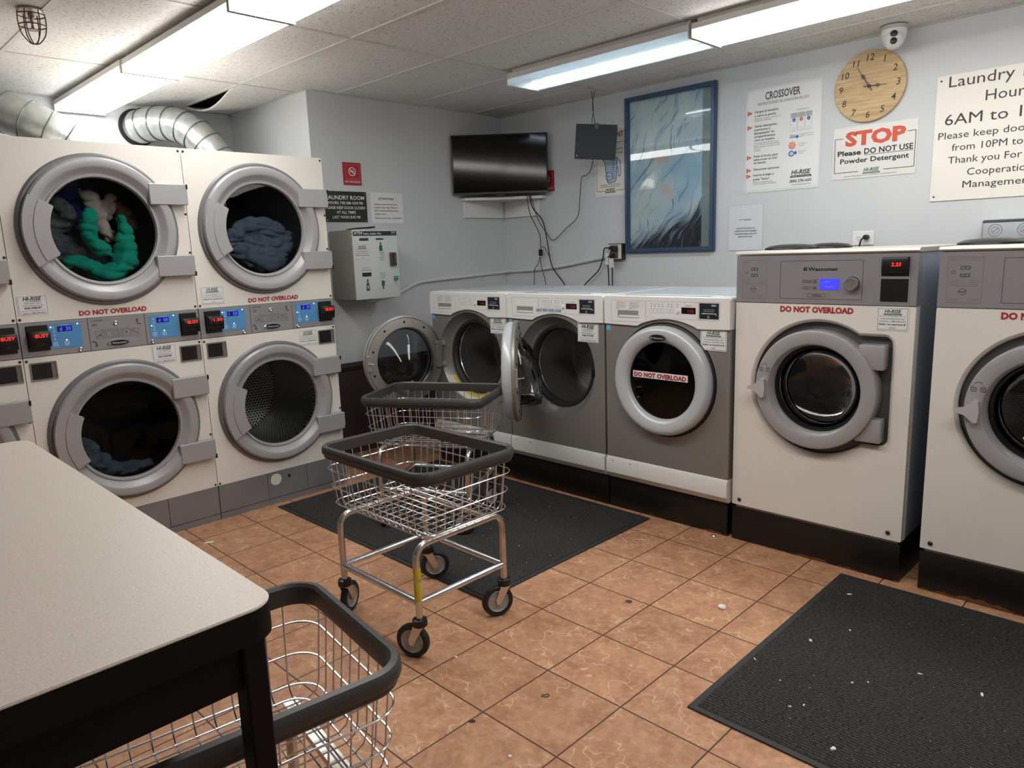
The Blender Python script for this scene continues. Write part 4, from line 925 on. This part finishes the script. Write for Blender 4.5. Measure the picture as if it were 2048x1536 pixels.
t = wall_left_thing('no_smoking_sign', 'red no smoking sign above the black laundry room hours board', 'sign', -1.519, 1.858); nosmoking(t, 0, 0, .143, .149, -.001)
t = wall_left_thing('hours_sign', 'black laundry room hours board with white capital letters', 'sign', -1.679, 1.612)
s = sheet(t, 0, 0, .331, .203, BLKS, 'panel', -.001, .004); p = Print(s, -.005)
for tx, z, h, w_ in (('LAUNDRY ROOM', .149, .026, .300), ('HOURS: 7:00 AM-10:00 PM', .118, .018, .272), ('PLEASE KEEP DOOR CLOSED', .086, .018, .308), ('AT ALL TIMES', .056, .018, .150), ('LAST WASH 8:45 PM', .024, .018, .218)): p.text(INKW, tx, .162, z, h, w=w_, bold=.008)
p.flush()
for x, z in ((.318, .19), (.318, .012), (.012, .19), (.012, .012)): MB().sphere((x, -.005, z), .004, 8).build('screw', CHROME, s)
t = wall_left_thing('paper_notice', 'white paper notice headed ATTENTION beside the black hours board', 'notice', -1.311, 1.604)
s = sheet(t, 0, 0, .274, .212, PAPER, 'sheet', -.001, .0012); p = Print(s, -.0022)
p.text(INKB, 'ATTENTION!', .130, .162, .014, w=.132, bold=.015)
for tx, z, w_ in (('Laundry carts are for use in', .126, .20), ('Laundry room only. They are', .104, .20), ('NOT to be removed from the', .082, .205), ('laundry room.', .060, .10), ('Thank you for your cooperation', .032, .232)): p.text(INKB, tx, .026, z, .0105, w=w_, al='L', bold=.012)
p.flush()
# value adder box
t = wall_left_thing('card_value_machine', 'grey wall box for adding money to laundry cards, with green arrows', 'card machine', -1.665, 1.098)
VY, VX = -.28, 1.022
def vx(y): return (y+4.331)*.9901-4.331+1.665     # the readings were taken on x=.25
def vz(z): return 1.386+(z-1.386)*.9925-1.098
bx('housing', VTMG, t, 0, VY+.01, 0, .356, -.001, .452, bev=.004)
fp = bx('front_panel', mat('vtm_front', '#cfd4d4', .4), t, 0, VY, 0, .356, VY+.012, .452, bev=.003); p = Print(fp, VY-.0004)
p.rect(mat('vtm_navy', '#1b1f2c', .4), .006, vz(1.511), .350, vz(1.541)); p.text(INKW, 'VTM', .014, vz(1.5185), .019, w=.062, al='L', bold=.02, ital=.2, lay=3); p.text(INKW, 'Value Adder Plus', .084, vz(1.5185), .0125, w=.142, al='L', bold=.012, ital=.2, lay=3); p.text(INKW, 'ESD', .325, vz(1.528), .0085, w=.03, bold=.01, lay=3); p.text(INKW, 'Card Systems', .318, vz(1.518), .004, lay=3)
GRN = INKG
def arrow(x, z, up, h=.05):
    s_ = 1 if up else -1
    p.poly(GRN, [(x-.014, z), (x+.014, z), (x+.011, z+s_*h*.62), (x-.011, z+s_*h*.62)][::1]); p.rect(GRN, x-.0045, z+s_*h*.6 if up else z-h*.8, x+.0045, z+h*.8 if up else z-h*.6); p.poly(GRN, [(x-.010, z+s_*h*.8), (x+.010, z+s_*h*.8), (x, z+s_*h)])
for (y0, z0, y1, z1, m) in ((-1.587, 1.479, -1.516, 1.497, mat('vtm_display', '#2c3a3a', .3)), (-1.457, 1.484, -1.395, 1.494, BLACK), (-1.582, 1.246, -1.510, 1.272, BLACK)): p.rect(m, vx(y0), vz(z0), vx(y1), vz(z1), name='slot')
arrow(vx(-1.421), vz(1.411), True, .06); arrow(vx(-1.543), vz(1.152), True, .08); arrow(vx(-1.42), vz(1.213), False, .06); p.text(INKW, '$', vx(-1.543), vz(1.168), .02, lay=3)
for i, (y, z, tx) in enumerate(((-1.415, 1.400, 'Insert Money'), (-1.415, 1.391, 'here for'), (-1.415, 1.382, 'card update'), (-1.415, 1.365, 'Inserte Dinero'), (-1.415, 1.356, 'aqui para'), (-1.415, 1.347, 'su tarjeta'), (-1.555, 1.300, 'Insert card here'), (-1.545, 1.286, 'Introduzca su tarjeta aqui'), (-1.42, 1.262, 'Remove card'), (-1.42, 1.254, 'when done'), (-1.42, 1.243, 'Retire su tarjeta'), (-1.42, 1.230, 'al terminar'), (-1.315, 1.207, 'Push for'), (-1.315, 1.199, 'receipt'), (-1.315, 1.185, 'Oprima'))): p.text(INKDG, tx, vx(y), vz(z), .0055, bold=.01)
p.flush()
sticker(fp, vx(-1.627), vz(1.358), vx(-1.511), vz(1.460), '003271', 'ref', VY-.0004)
b = MB(); b.box(vx(-1.353), VY-.03, vz(1.308), vx(-1.316), VY, vz(1.398), .003, 1); b.box(vx(-1.345), VY-.045, vz(1.32), vx(-1.325), VY-.028, vz(1.39), .004, 1); b.build('coin_slot', BRONZE, fp)
bx('push_button', mat('button_green', '#1f9a5a', .3), fp, vx(-1.328), VY-.012, vz(1.212), vx(-1.298), VY, vz(1.240), bev=.002)
# dark sliver of an object on its top
b = MB(); b.prism([(0, 0), (.165, .006), (.178, .012), (.172, .018), (.06, .012), (0, .006)], -.03, .03); o = b.build('remote_control', BLACK, None, (.22, -1.655, 1.552), R_(72)); tag(o, 'flat black handset lying on top of the grey card machine', 'remote control')

# corner shelf and television
t = thing('corner_shelf', 'white triangular corner shelf carrying the television', 'shelf', (0, 0, 1.645))
b = MB(); b.prismz([(.002, -.002), (.47, -.002), (.47, -.05), (.05, -.47), (.002, -.47)], .128, .148); b.build('shelf_board', CROSSW, t)
bx('wall_cleat', PAPER, t, .002, -.455, 0, .018, -.02, .127, bev=.001, seg=1); bx('wall_cleat', PAPER, t, .02, -.018, 0, .405, -.002, .127, bev=.001, seg=1)
t = thing('television', 'flat screen television with a dark screen across the room corner', 'television', (.287, -.313, 1.794), PI/4)
b = MB(); b.box(-.3635, 0, .018, .3635, .03, .456, .004); b.box(-.28, .03, .06, .28, .055, .38, .012); b.build('casing', BLACK, t)
sc_ = mat('tv_screen', '#060708', .08, spec=.28); bx('screen', sc_, t, -.353, -.001, .034, .353, .004, .446)
bx('lower_bezel', mat('bezel_gloss', '#1b1b1e', .2), t, -.3635, -.0015, .018, .3635, .003, .031)
b = MB(); b.box(-.12, .012, 0.0015, .12, .13, .008, .003, 1); b.box(-.03, .016, .005, .03, .05, .07); b.build('stand', BLACK, t)

# ------------------------------------------------------------------ things on the long wall (y = 0)
def wall_thing(name, label, cat, x, z, group=None): return thing(name, label, cat, (x, 0, z), 0, group)
t = wall_thing('no_smoking_sign', 'red no smoking sign half hidden behind the television', 'sign', .415, 1.82); nosmoking(t, 0, 0, .143, .156, -.001)
t = wall_thing('detergent_poster', 'white detergent measuring poster partly behind the black antenna panel', 'poster', .956, 1.744)
s = sheet(t, 0, 0, .279, .474, PAPERW, 'sheet', -.001, .0015); p = Print(s, -.0025)
p.text(INKR, 'IMPORTANT', .135, .400, .032, w=.238, bold=.02); p.text(INKB, 'Use only', .13, .345, .018); p.text(INKB, 'low sudsing detergents', .135, .312, .014, w=.22); p.text(INKB, 'to prevent oversudsing', .135, .287, .014, w=.22)
p.line(INKB, [(.19, .362), (.262, .362), (.262, .035), (.18, .035)], .003); p.line(INKB, [(.07, .362), (.015, .362), (.015, .035), (.09, .035)], .003)
p.poly(INKLB, [(.088, .245), (.2, .258), (.185, .1), (.112, .092)]); p.line(INKBL, [(.070, .252), (.088, .235), (.112, .095), (.125, .088), (.18, .095), (.188, .11), (.2, .262), (.07, .252)], .006)
p.line(INKBL, [(.207, .245), (.222, .235), (.226, .14), (.216, .128), (.206, .14), (.205, .2)], .006)
for i in range(9): p.rect(INKBL if i > 3 else INKR, .150, .118+.015*i, .176, .122+.015*i, 2)
p.ring(INKR, .125, .135, .032, .0035, 2); p.text(INKBL, '1/4', .122, .128, .012, lay=3); p.text(INKB, 'Special low sudsing detergents', .135, .075, .009, w=.17); p.text(INKB, 'are available for machine washers', .135, .062, .009, w=.18); logo(p, .135, .034, .085, INKB); p.flush()
# framed art
t = wall_thing('framed_picture', 'tall blue framed print of windblown blue strokes', 'picture', 1.236, 1.335); FWd, FH = .695, 1.045
b = MB(); pr_ = []
b.plate(rrect(0, 0, FWd, FH, .004, 2), [rrect(.033, .03, FWd-.033, FH-.03, .002, 2)], -.028, -.002); b.plate(rrect(.006, .006, FWd-.006, FH-.006, .004, 2), [rrect(.024, .022, FWd-.024, FH-.022, .002, 2)], -.034, -.027); b.build('frame', FRAME, t)
bx('art_print', ART, t, .03, -.010, .027, FWd-.098, -.003, FH-.027)
sb = bx('side_band', MATB, t, FWd-.099, -.0105, .027, FWd-.03, -.003, FH-.027); p = Print(sb, -.011)
for ch, z in (('W', .955), ('I', .875), ('N', .795), ('D', .715), ('Y', .62), ('O', .47), ('D', .40), ('E', .33), ('I', .26), ('T', .10)): p.text(INKLG, ch, FWd-.065, z-.01, .022)
p.flush(); MB().box(.031, -.0175, .028, FWd-.031, -.0155, FH-.028).build('glazing', PICG, t)
# crossover poster
t = wall_thing('instruction_poster', 'laminated white poster of Spanish washing instructions with orange numbered arrows', 'poster', 2.126, 1.68); PX, PZ = 2.126, 1.68
s = sheet(t, 0, 0, .457, .603, mat('laminate_sheet', '#d9dcdd', .22), 'sheet', -.001, .0015); bx('print_area', PAPER, s, .012, -.0028, .014, .447, -.0024, .590); p = Print(s, -.003, PX, PZ)
X = lambda a: a
p.text(INKDG, 'CROSSOVER', 2.351, 2.214, .042, w=.212, bold=.02); p.text(INKGR, 'INSTRUCCIONES DE LAVADORA DE USO', 2.354, 2.185, .016, w=.31, ital=.2)
for ls in ((('Cargue la lavadora', 2.145, .148), ('y cierre la puerta.', 2.122, .136), ), (('Vierta detergente,', 2.062, .143), ('suavizante y', 2.042, .10), ('blanqueador en', 2.022, .125), ('compartimentos', 2.002, .132), ('como se muestra.', 1.982, .130)), (('Pulse el botón para', 1.887, .152), ('seleccionar el ciclo', 1.868, .150), ('de lavado.', 1.849, .082)), (('Seleccione opciones.', 1.811, .166),), (('Inserte el pago y', 1.777, .132), ('pulse "Inicio".', 1.752, .11))):
    z0 = ls[0][1]; p.poly(INKRO, [(2.136, z0-.012), (2.136, z0+.016), (2.168, z0+.002)])
    for tx, z, w_ in ls: p.text(INKB, tx, 2.181, z, .0135, w=w_, al='L', bold=.008)
for i, z in enumerate((2.145, 2.062, 1.887, 1.811, 1.777)): p.text(INKW, str(i+1), 2.146, z-.004, .011, lay=3)
for tx, z in (('Sobrecargar la lavadora afectará a la', 2.108), ('calidad de la limpieza.', 2.097), ('No llene por encima de MAX. Use no', 1.967), ('más de 1/4-1/2 taza de alta eficiencia', 1.956), ('(HE) de detergente para evitar sobre', 1.945), ('formación', 1.934), ('de espuma.', 1.923), ('No abra la puerta hasta que', 1.738), ('"Inicio" termine en la pantalla.', 1.727)): p.text(INKDG, tx, 2.181, z, .0062, w=min(.16, len(tx)*.0046), al='L')
p.text(INKGR, 'COMPARTIMENTOS', 2.475, 2.124, .006)
for i, x in enumerate((2.425, 2.468, 2.511)):
    p.frame(INKLG, x-.020, 2.01, x+.020, 2.112, .0015); p.rect(INKLG, x-.018, 2.085, x+.018, 2.110); p.ell((INKBL, INKRO, INKBL)[i], x, 2.073, .010, .011, 2); p.text(INKW, '231'[i], x, 2.068, .010, lay=3); p.ring(INKLG, x, 2.022, .009, .0015, 2)
for i in range(4): p.line(INKBL, [(2.405+.009*i, 1.992), (2.408+.009*i, 1.974)], .003)
p.rect(INKLB, 2.402, 1.972, 2.438, 1.982); p.ell(INKBL, 2.447, 1.978, .008, .009, 2)
p.poly(mat('ink_salmon', '#dd8a76', .5), [(2.418+(.021+.004*math.cos(8*a))*math.cos(a), 1.931+(.021+.004*math.cos(8*a))*math.sin(a)) for a in [2*PI*i/64 for i in range(64)]]); p.ell(INKPK, 2.418, 1.931, .012, .012, 2)
p.ring(INKBL, 2.415, 1.885, .017, .006); p.ell(INKLB, 2.412, 1.885, .008, .010, 2); p.ell(INKBL, 2.44, 1.888, .008, .009, 2)
for tx, z in (('Detergente para lavar', 1.987), ('(liquido o en polvo)', 1.976), ('Suavizante', 1.935), ('liquido', 1.924), ('Blanqueador', 1.892), ('liquido', 1.881)): p.text(INKGR, tx, 2.459, z, .0065, w=len(tx)*.0041, al='L')
logo(p, 2.476, 1.765, .115, INKB); p.text(INKB, '(800) 278-1633', 2.475, 1.720, .0155, w=.128, bold=.015); p.text(INKB, 'www.hiriselaundry.com', 2.48, 1.704, .007, w=.11); p.flush()
# tenant notice
t = wall_thing('paper_notice', 'small white notice to tenants about rugs, under the Spanish poster', 'notice', 2.021, 1.332)
s = sheet(t, 0, 0, .229, .279, mat('bluish_paper', '#d3d8de', .3), 'sheet', -.001, .0015); p = Print(s, -.0025); p.frame(INKLG, 0, 0, .229, .279, .0015)
p.text(INKB, 'TO: TENANTS', .112, .184, .0085, w=.082, bold=.01)
for tx, z, w_ in (('DO NOT PUT RUGS OR', .132, .125), ('CARPETS IN THE WASHERS.', .115, .152), ('THESE MACHINES ARE NOT', .098, .15), ('MADE FOR RUGS.', .081, .095)): p.text(INKB, tx, .117, z, .0085, w=w_, bold=.01)
p.flush()
# clock
t = wall_thing('wall_clock', 'round wooden wall clock with black numerals', 'clock', 2.840, 2.187)
b = MB(); b.lathe([(0, -.019), (.181, -.019), (.184, -.016), (.184, -.002), (.0, -.002)], (0, 0, 0), seg=80); b = b.build('dial', WOOD, t); p = Print(b, -.0194)
NUM = mat('numeral_brown', '#2a211b', .5)
for i in range(1, 13): a = R_(90-30*i); p.text(NUM, str(i), .146*math.cos(a), .146*math.sin(a)-.017, .034, bold=.004, ital=.12, name='numerals')
p.flush(); HND = mat('hand_bronze', '#3a2f28', .35, .6)
def hand(name, a, L, tail, wd, y):
    q = [(-tail, -.002), (0, -.003), (L*.35, -.0022), (L*.48, -wd), (L*.62, -.001), (L, -.0008), (L, .0008), (L*.62, .001), (L*.48, wd), (L*.35, .0022), (0, .003), (-tail, .002)]
    ca, sa = math.cos(R_(a)), math.sin(R_(a)); MB().prism([(x*ca-z*sa, x*sa+z*ca) for x, z in q], y-.001, y+.001).build(name, HND, t)
hand('hour_hand', -3, .090, .03, .010, -.0235); hand('minute_hand', 122, .125, .03, .009, -.0265); MB().lathe([(.009, -.020), (.008, -.030), (0, -.031)], (0, 0, 0), seg=20).build('hub', HND, t)
# stop sign
t = wall_thing('powder_sign', 'white STOP sign against powder detergent, below the wooden clock', 'sign', 2.658, 1.711)
s = sheet(t, 0, 0, .432, .278, mat('glossy_sheet', '#dddcd8', .22), 'sheet', -.001, .002); p = Print(s, -.003, 2.658, 1.711)
p.text(INKRO, 'STOP', 2.878, 1.890, .070, w=.312, bold=.05)
p.line(INKB, [(2.712, 1.931), (2.667, 1.931), (2.669, 1.747), (2.800, 1.747)], .003); p.line(INKB, [(3.040, 1.931), (3.081, 1.931), (3.081, 1.747), (2.930, 1.747)], .003)
p.text(INKB, 'Please', 2.684, 1.838, .026, w=.125, al='L', bold=.03); p.text(INKB, 'DO NOT USE', 2.826, 1.838, .029, w=.246, al='L', bold=.02); p.rect(INKB, 2.826, 1.831, 3.072, 1.8335); p.text(INKB, 'Powder Detergent', 2.877, 1.795, .026, w=.355, bold=.018); logo(p, 2.868, 1.744, .082, INKG); p.text(INKDG, '18th Street, Middle Village NY 11379 - 1-800-278-1633 - www.hiriselaundry.com', 2.86, 1.722, .006, w=.27); p.flush()
# hours sign at the right edge
t = wall_thing('hours_sign', 'large cream laundry room hours sign cut off at the right edge', 'sign', 3.168, 1.558)
s = sheet(t, 0, 0, .60, .616, PAPERW, 'panel', -.001, .005); p = Print(s, -.006, 3.168, 1.558); DK = mat('sign_ink', '#2d2d33', .5)
for tx, x, z, h, w_ in (('Laundry', 3.222, 2.114, .053, .278), ('Room', 3.535, 2.114, .050, .19), ('Hours', 3.386, 2.027, .050, .188), ('6AM to 10PM', 3.214, 1.931, .053, .50), ('Please keep door closed', 3.189, 1.864, .0345, .555), ('from 10PM to 6AM', 3.254, 1.803, .0345, .42), ('Thank you For Your', 3.241, 1.741, .0345, .44), ('Cooperation', 3.330, 1.678, .0345, .272), ('Management', 3.314, 1.617, .034, .30)): p.text(DK, tx, x, z, h, w=w_, al='L')
p.flush()
for x, z in ((.018, .592), (.018, .022)): MB().sphere((x, -.005, z), .0055, 10, (1, .5, 1)).build('screw', SCREW, s)
# outlets
t = wall_thing('wall_outlet', 'white wall outlet with one black plug above the cream washer', 'outlet', 2.786, 1.343)
pl_ = bx('cover_plate', WHITEP, t, 0, -.006, 0, .116, -.001, .078, bev=.002, seg=1); p = Print(pl_, -.0065)
p.ell(PAPER, .034, .039, .016, .017); 
for dx, dz in ((-.006, .005), (.006, .005), (0, -.008)): p.rect(INKB, .034+dx-.0015, .039+dz-.004, .034+dx+.0015, .039+dz+.004, 2)
p.flush(); MB().lathe([(.0, -.045), (.012, -.045), (.015, -.02), (.013, -.006)], (.080, 0, .044), seg=20).build('plug', RUBBER, t)
MB().tube(smooth_path([(.080, -.045, .042), (.066, -.055, .03), (.055, -.05, -.02), (.05, -.05, -.12)]), .0045, 8).build('plug_cord', RUBBER, t)
t = wall_thing('outlet_box', 'surface outlet box crowded with black plugs beside the blue frame', 'outlet', 1.092, 1.289)
bx('back_box', mat('box_steel', '#3f3f41', .4, .7), t, 0.006, -.045, .0, .130, -.001, .116, bev=.003, seg=1); cv = bx('cover_plate', mat('cover_white', '#d4d3c8', .5), t, .012, -.052, .006, .124, -.045, .110, bev=.002, seg=1)
bx('receptacle', mat('receptacle_brown', '#5a4e42', .5), t, .04, -.056, .012, .10, -.051, .104, bev=.002, seg=1)
for x, z in ((.058, .086), (.062, .030), (.088, .078)): MB().lathe([(0, -.095), (.013, -.092), (.017, -.07), (.014, -.055)], (x, 0, z), seg=16).build('plug', RUBBER, t)
bx('cable_tag', TAG, t, .020, -.098, -.032, .044, -.096, .05); bx('cable_tag', TAG, t, .048, -.092, -.052, .088, -.090, .012)
t = wall_thing('knockout_box', 'galvanised electrical box with round knockouts behind the right washer', 'electrical box', 3.43, 1.18)
b = MB(); b.box(0, -.09, 0, .34, -.001, .270, .012, 3); b = b.build('box_body', mat('galv_box', '#aab0b6', .42, .6, var=.08), t); bx('box_lip', mat('lip_dark', '#5b5f64', .4, .6), t, .006, -.094, .256, .334, -.089, .268, bev=.002, seg=1); p = Print(b, -.0905)
for x in (.06, .18, .30):
    p.ring(INKGR, x, .218, .030, .003); p.ring(INKGR, x, .218, .017, .002)
    p.line(INKGR, [(x-.012, .208), (x+.012, .228)], .003)
p.flush()
# conduit along both walls
def tube_thing(name, pts, r, m, label, cat, group=None, n=8, seg=8):
    o = MB().tube(smooth_path(pts, n), r, seg).build(name, m); return tag(o, label, cat, group)
tube_thing('conduit', [(.16, -1.50, 1.078), (.10, -1.42, 1.080), (.03, -1.30, 1.085), (.016, -1.16, 1.100), (.015, -1.08, 1.125), (.015, -.98, 1.162), (.015, -.87, 1.179), (.015, -.5, 1.192), (.016, -.06, 1.208), (.06, -.016, 1.212), (.3, -.015, 1.222), (.60, -.015, 1.247), (.9, -.015, 1.290), (1.095, -.018, 1.316)], .0135, mat('conduit_grey', '#d3d6d8', .4), 'grey conduit running round the corner from the card machine to the outlet box', 'conduit', seg=12)
# cables
CB = mat('cable_black', '#131316', .5)
def cable(pts, label, r=.0028): return tube_thing('cable', pts, r, CB, label, 'cable', 'black hanging cables')
cable([(1.07, -.175, 2.438), (1.078, -.18, 2.40), (1.087, -.18, 2.32), (1.075, -.18, 2.25), (1.072, -.18, 2.205)], 'black hanging cord on the left above the antenna panel', .002)
cable([(1.105, -.172, 2.438), (1.092, -.18, 2.41), (1.080, -.18, 2.33), (1.098, -.183, 2.25), (1.103, -.184, 2.215)], 'black hanging cord on the right above the antenna panel', .002)
cable([(1.07, -.17, 1.985), (.985, -.09, 1.93), (.90, -.03, 1.905), (.854, -.034, 1.887), (.835, -.034, 1.75), (.809, -.034, 1.612), (.697, -.034, 1.534), (.563, -.034, 1.449), (.49, -.03, 1.507), (.455, -.09, 1.62), (.43, -.135, 1.80)], 'thin black cable looping from the antenna panel down to the television')
cable([(.42, -.14, 1.805), (.435, -.12, 1.70), (.462, -.04, 1.60), (.497, -.034, 1.453), (.541, -.034, 1.256), (.658, -.034, 1.12), (.72, -.03, 1.02)], 'thickest black cable falling from the television behind the washers', .0045)
cable([(.405, -.152, 1.805), (.413, -.13, 1.66), (.425, -.04, 1.50), (.427, -.034, 1.385)], 'black television cable ending at the small adapter block', .003)
cable([(.42, -.034, 1.326), (.395, -.034, 1.27), (.358, -.034, 1.227), (.348, -.034, 1.118), (.348, -.03, 1.0)], 'thin black cable under the adapter block, left strand', .0026)
cable([(.422, -.034, 1.326), (.428, -.034, 1.257), (.455, -.034, 1.18), (.470, -.034, 1.119), (.475, -.03, 1.0)], 'thin black cable under the adapter block, right strand', .0026)
cable([(.435, -.034, 1.395), (.464, -.034, 1.401), (.500, -.034, 1.35), (.527, -.034, 1.301), (.546, -.034, 1.24)], 'short black cable arching from the adapter block to the thick cable', .0024)
cable([(1.145, -.095, 1.374), (1.095, -.085, 1.372), (1.055, -.05, 1.31), (1.0, -.03, 1.22), (.93, -.034, 1.16), (.86, -.034, 1.10), (.80, -.03, 1.0)], 'black power cord curving left from the outlet box', .0042)
cable([(1.15, -.095, 1.318), (1.115, -.09, 1.30), (1.098, -.05, 1.25), (1.090, -.03, 1.12), (1.09, -.03, 1.0)], 'black power cord dropping straight from the outlet box, left of two', .0042)
cable([(1.178, -.095, 1.366), (1.150, -.092, 1.33), (1.135, -.05, 1.25), (1.122, -.03, 1.12), (1.12, -.03, 1.0)], 'black power cord dropping straight from the outlet box, right of two', .0042)
b = MB(); b.box(.414, -.046, 1.332, .440, -.024, 1.384, .004); o = b.build('power_adapter', BLACK); tag(o, 'small black adapter block hanging in the cable below the television', 'adapter')
# antenna panel
t = thing('antenna_panel', 'flat black antenna panel hanging on cords before the wall', 'antenna', (1.103, -.178, 2.10), R_(38.5)); t.rotation_euler[1] = R_(4.5)
b = MB(); b.prism(rrect(-.142, -.117, .142, .117, .008, 4), -.003, .003); b.build('panel', mat('antenna_black', '#1d1e22', .55), t)
bx('clip', mat('clip_grey', '#4c4d50', .4), t, -.016, -.008, .085, .012, .006, .124, bev=.003, seg=1); MB().sphere((-.125, -.003, -.096), .006, 12).build('stud', CHROME, t)
# dome camera under the ceiling
t = thing('security_camera', 'white dome security camera on the ceiling above the clock', 'security camera', (2.985, -.125, H-.004), R_(18))
MB().lathe([(0, 0), (.062, 0), (.066, -.006), (.064, -.016), (.0, -.016)], (0, 0, 0), 'z', 40).build('mount_plate', mat('mount_grey', '#b2b1ae', .4), t)
b = MB(); b.lathe([(.058, -.014), (.060, -.03), (.056, -.055), (.044, -.085), (.025, -.105), (0, -.112)], (0, .006, 0), 'z', 40); b.build('housing', WHITEP, t)
e = MB(); e.sphere((0, -.022, -.068), .047, 28); e = e.build('camera_ball', WHITEP, t)
for z, r_ in ((-.050, .0145), (-.083, .0135)):
    y = -.022-math.sqrt(.047**2-(z+.068)**2); MB().lathe([(r_+.003, .004), (r_+.002, -.002), (r_, -.003), (0, -.0035)], (0, y, z), seg=24).build('lens', BLACK, e)
# sprinkler in its cage
t = thing('sprinkler_guard', 'dark red wire cage around a ceiling sprinkler head', 'sprinkler', (.673, -3.404, H-.004)); RW = mat('cage_red', '#5a2027', .45)
b = MB(); b.lathe([(0, 0), (.05, 0), (.052, -.006), (.03, -.014), (0, -.014)], (0, 0, 0), 'z', 28); b.build('escutcheon', mat('escutcheon', '#b8b5b0', .35, .6), t)
b = MB()
for k in range(3):
    a = R_(60*k+20); ca, sa = math.cos(a), math.sin(a)
    b.tube(smooth_path([(ca*x, sa*x, z) for x, z in ((-.048, -.008), (-.050, -.05), (-.042, -.095), (-.018, -.128), (0, -.132), (.018, -.128), (.042, -.095), (.050, -.05), (.048, -.008))], 5), .0025, 6)
for z, r_ in ((-.02, .05), (-.062, .05)): b.tube([(r_*math.cos(2*PI*i/28), r_*math.sin(2*PI*i/28), z) for i in range(28)], .0025, 6, True)
b.build('wire_cage', RW, t)
b = MB(); b.lathe([(.012, -.012), (.012, -.03), (.007, -.034), (.004, -.06), (.007, -.072), (.022, -.076), (.022, -.079), (0, -.079)], (0, 0, 0), 'z', 20); b.build('sprinkler_head', mat('brass', '#8f8573', .3, .9), t)

# ------------------------------------------------------------------ lint and litter
LINT = mat('lint_white', '#e4e2dc', .9); 
def speck(name, x, y, z, sx, sy, sz, rz, m, label, cat, group=None, seed=0):
    b = MB(); bmesh.ops.create_icosphere(b.bm, subdivisions=2, radius=1)
    for v in b.bm.verts:
        f = 1+.35*noise.noise(v.co*1.6+Vector((seed*2.3, seed, 0))); v.co = Vector((v.co.x*sx*f, v.co.y*sy*f, max(-.6, v.co.z)*sz*f+sz*.55))
    o = b.build(name, m, None, (x, y, z), rz); return tag(o, label, cat, group)
G2 = 'lint specks on the right mat'; L2 = 'tiny white lint speck on the right hand black floor mat'
pts2 = [(3.427, -1.978, .011, .008), (3.700, -2.484, .014, .010), (3.452, -2.271, .004, .004), (3.765, -1.947, .012, .004), (3.56, -2.345, .010, .004), (3.40, -1.545, .016, .006), (3.336, -2.209, .014, .003), (3.502, -1.819, .007, .005), (3.532, -2.379, .008, .004), (3.625, -2.136, .007, .006), (3.66, -2.10, .006, .004), (3.935, -1.944, .016, .007)]
rnd = random.Random(3)
for k in range(40): pts2.append((rnd.uniform(3.34, 4.1), rnd.uniform(-2.5, -1.42), rnd.uniform(.001, .0026), rnd.uniform(.0008, .0016)))
for k, (x, y, a, c) in enumerate(pts2): speck('lint_speck', x, y, .008, a*(.62 if a > .003 else 1), c*.6, min(a, c)*.5, rnd.uniform(0, 3), LINT, L2, 'lint', G2, k % 7)
G1 = 'lint specks on the left mat'; L1 = 'tiny white lint speck on the black floor mat under the carts'
for k in range(40): speck('lint_speck', rnd.uniform(.7, 2.3), rnd.uniform(-2.47, -1.4), .008, rnd.uniform(.0012, .0034), rnd.uniform(.001, .002), .0012, rnd.uniform(0, 3), LINT, L1, 'lint', G1, k % 7)
speck('lint_clump', 3.076, -1.952, 0, .017, .013, .010, .5, LINT, 'white lint clump alone on the tiles left of the right mat', 'lint')
speck('gum_spot', 2.775, -2.142, 0, .015, .012, .002, .2, mat('gum_dark', '#3f3e3c', .7), 'dark gum spot stuck on a tile in the middle of the floor', 'gum')
speck('dirt_crumb', 2.861, -3.058, 0, .012, .006, .002, .8, mat('dirt_brown', '#35251c', .8), 'brown crumb on a grout line near the bottom of the floor', 'dirt')
speck('lint_pellet', 3.055, -3.093, 0, .006, .005, .004, 0, LINT, 'small white pellet on the tile near the bottom edge', 'lint')
speck('paper_scrap', .833, -2.994, 0, .028, .009, .0015, 1.1, LINT, 'white paper scrap on the tiles beside the dryers', 'paper')
speck('lint_flake', 2.56, -2.86, 0, .007, .004, .002, 0, LINT, 'pale flake on the tile right of the front cart wheel', 'lint')
speck('foil_scrap', 2.698, -1.345, 0, .013, .009, .006, .3, CHROME, 'crumpled foil scrap at the foot of the black plinths', 'scrap')
tube_thing('hair_loop', [(2.93, -2.83, .0015), (2.945, -2.823, .0015), (2.95, -2.812, .0015), (2.94, -2.809, .0015), (2.935, -2.819, .0015), (2.927, -2.822, .0015)], .0012, CB, 'dark thread curled on a tile in the foreground', 'thread')
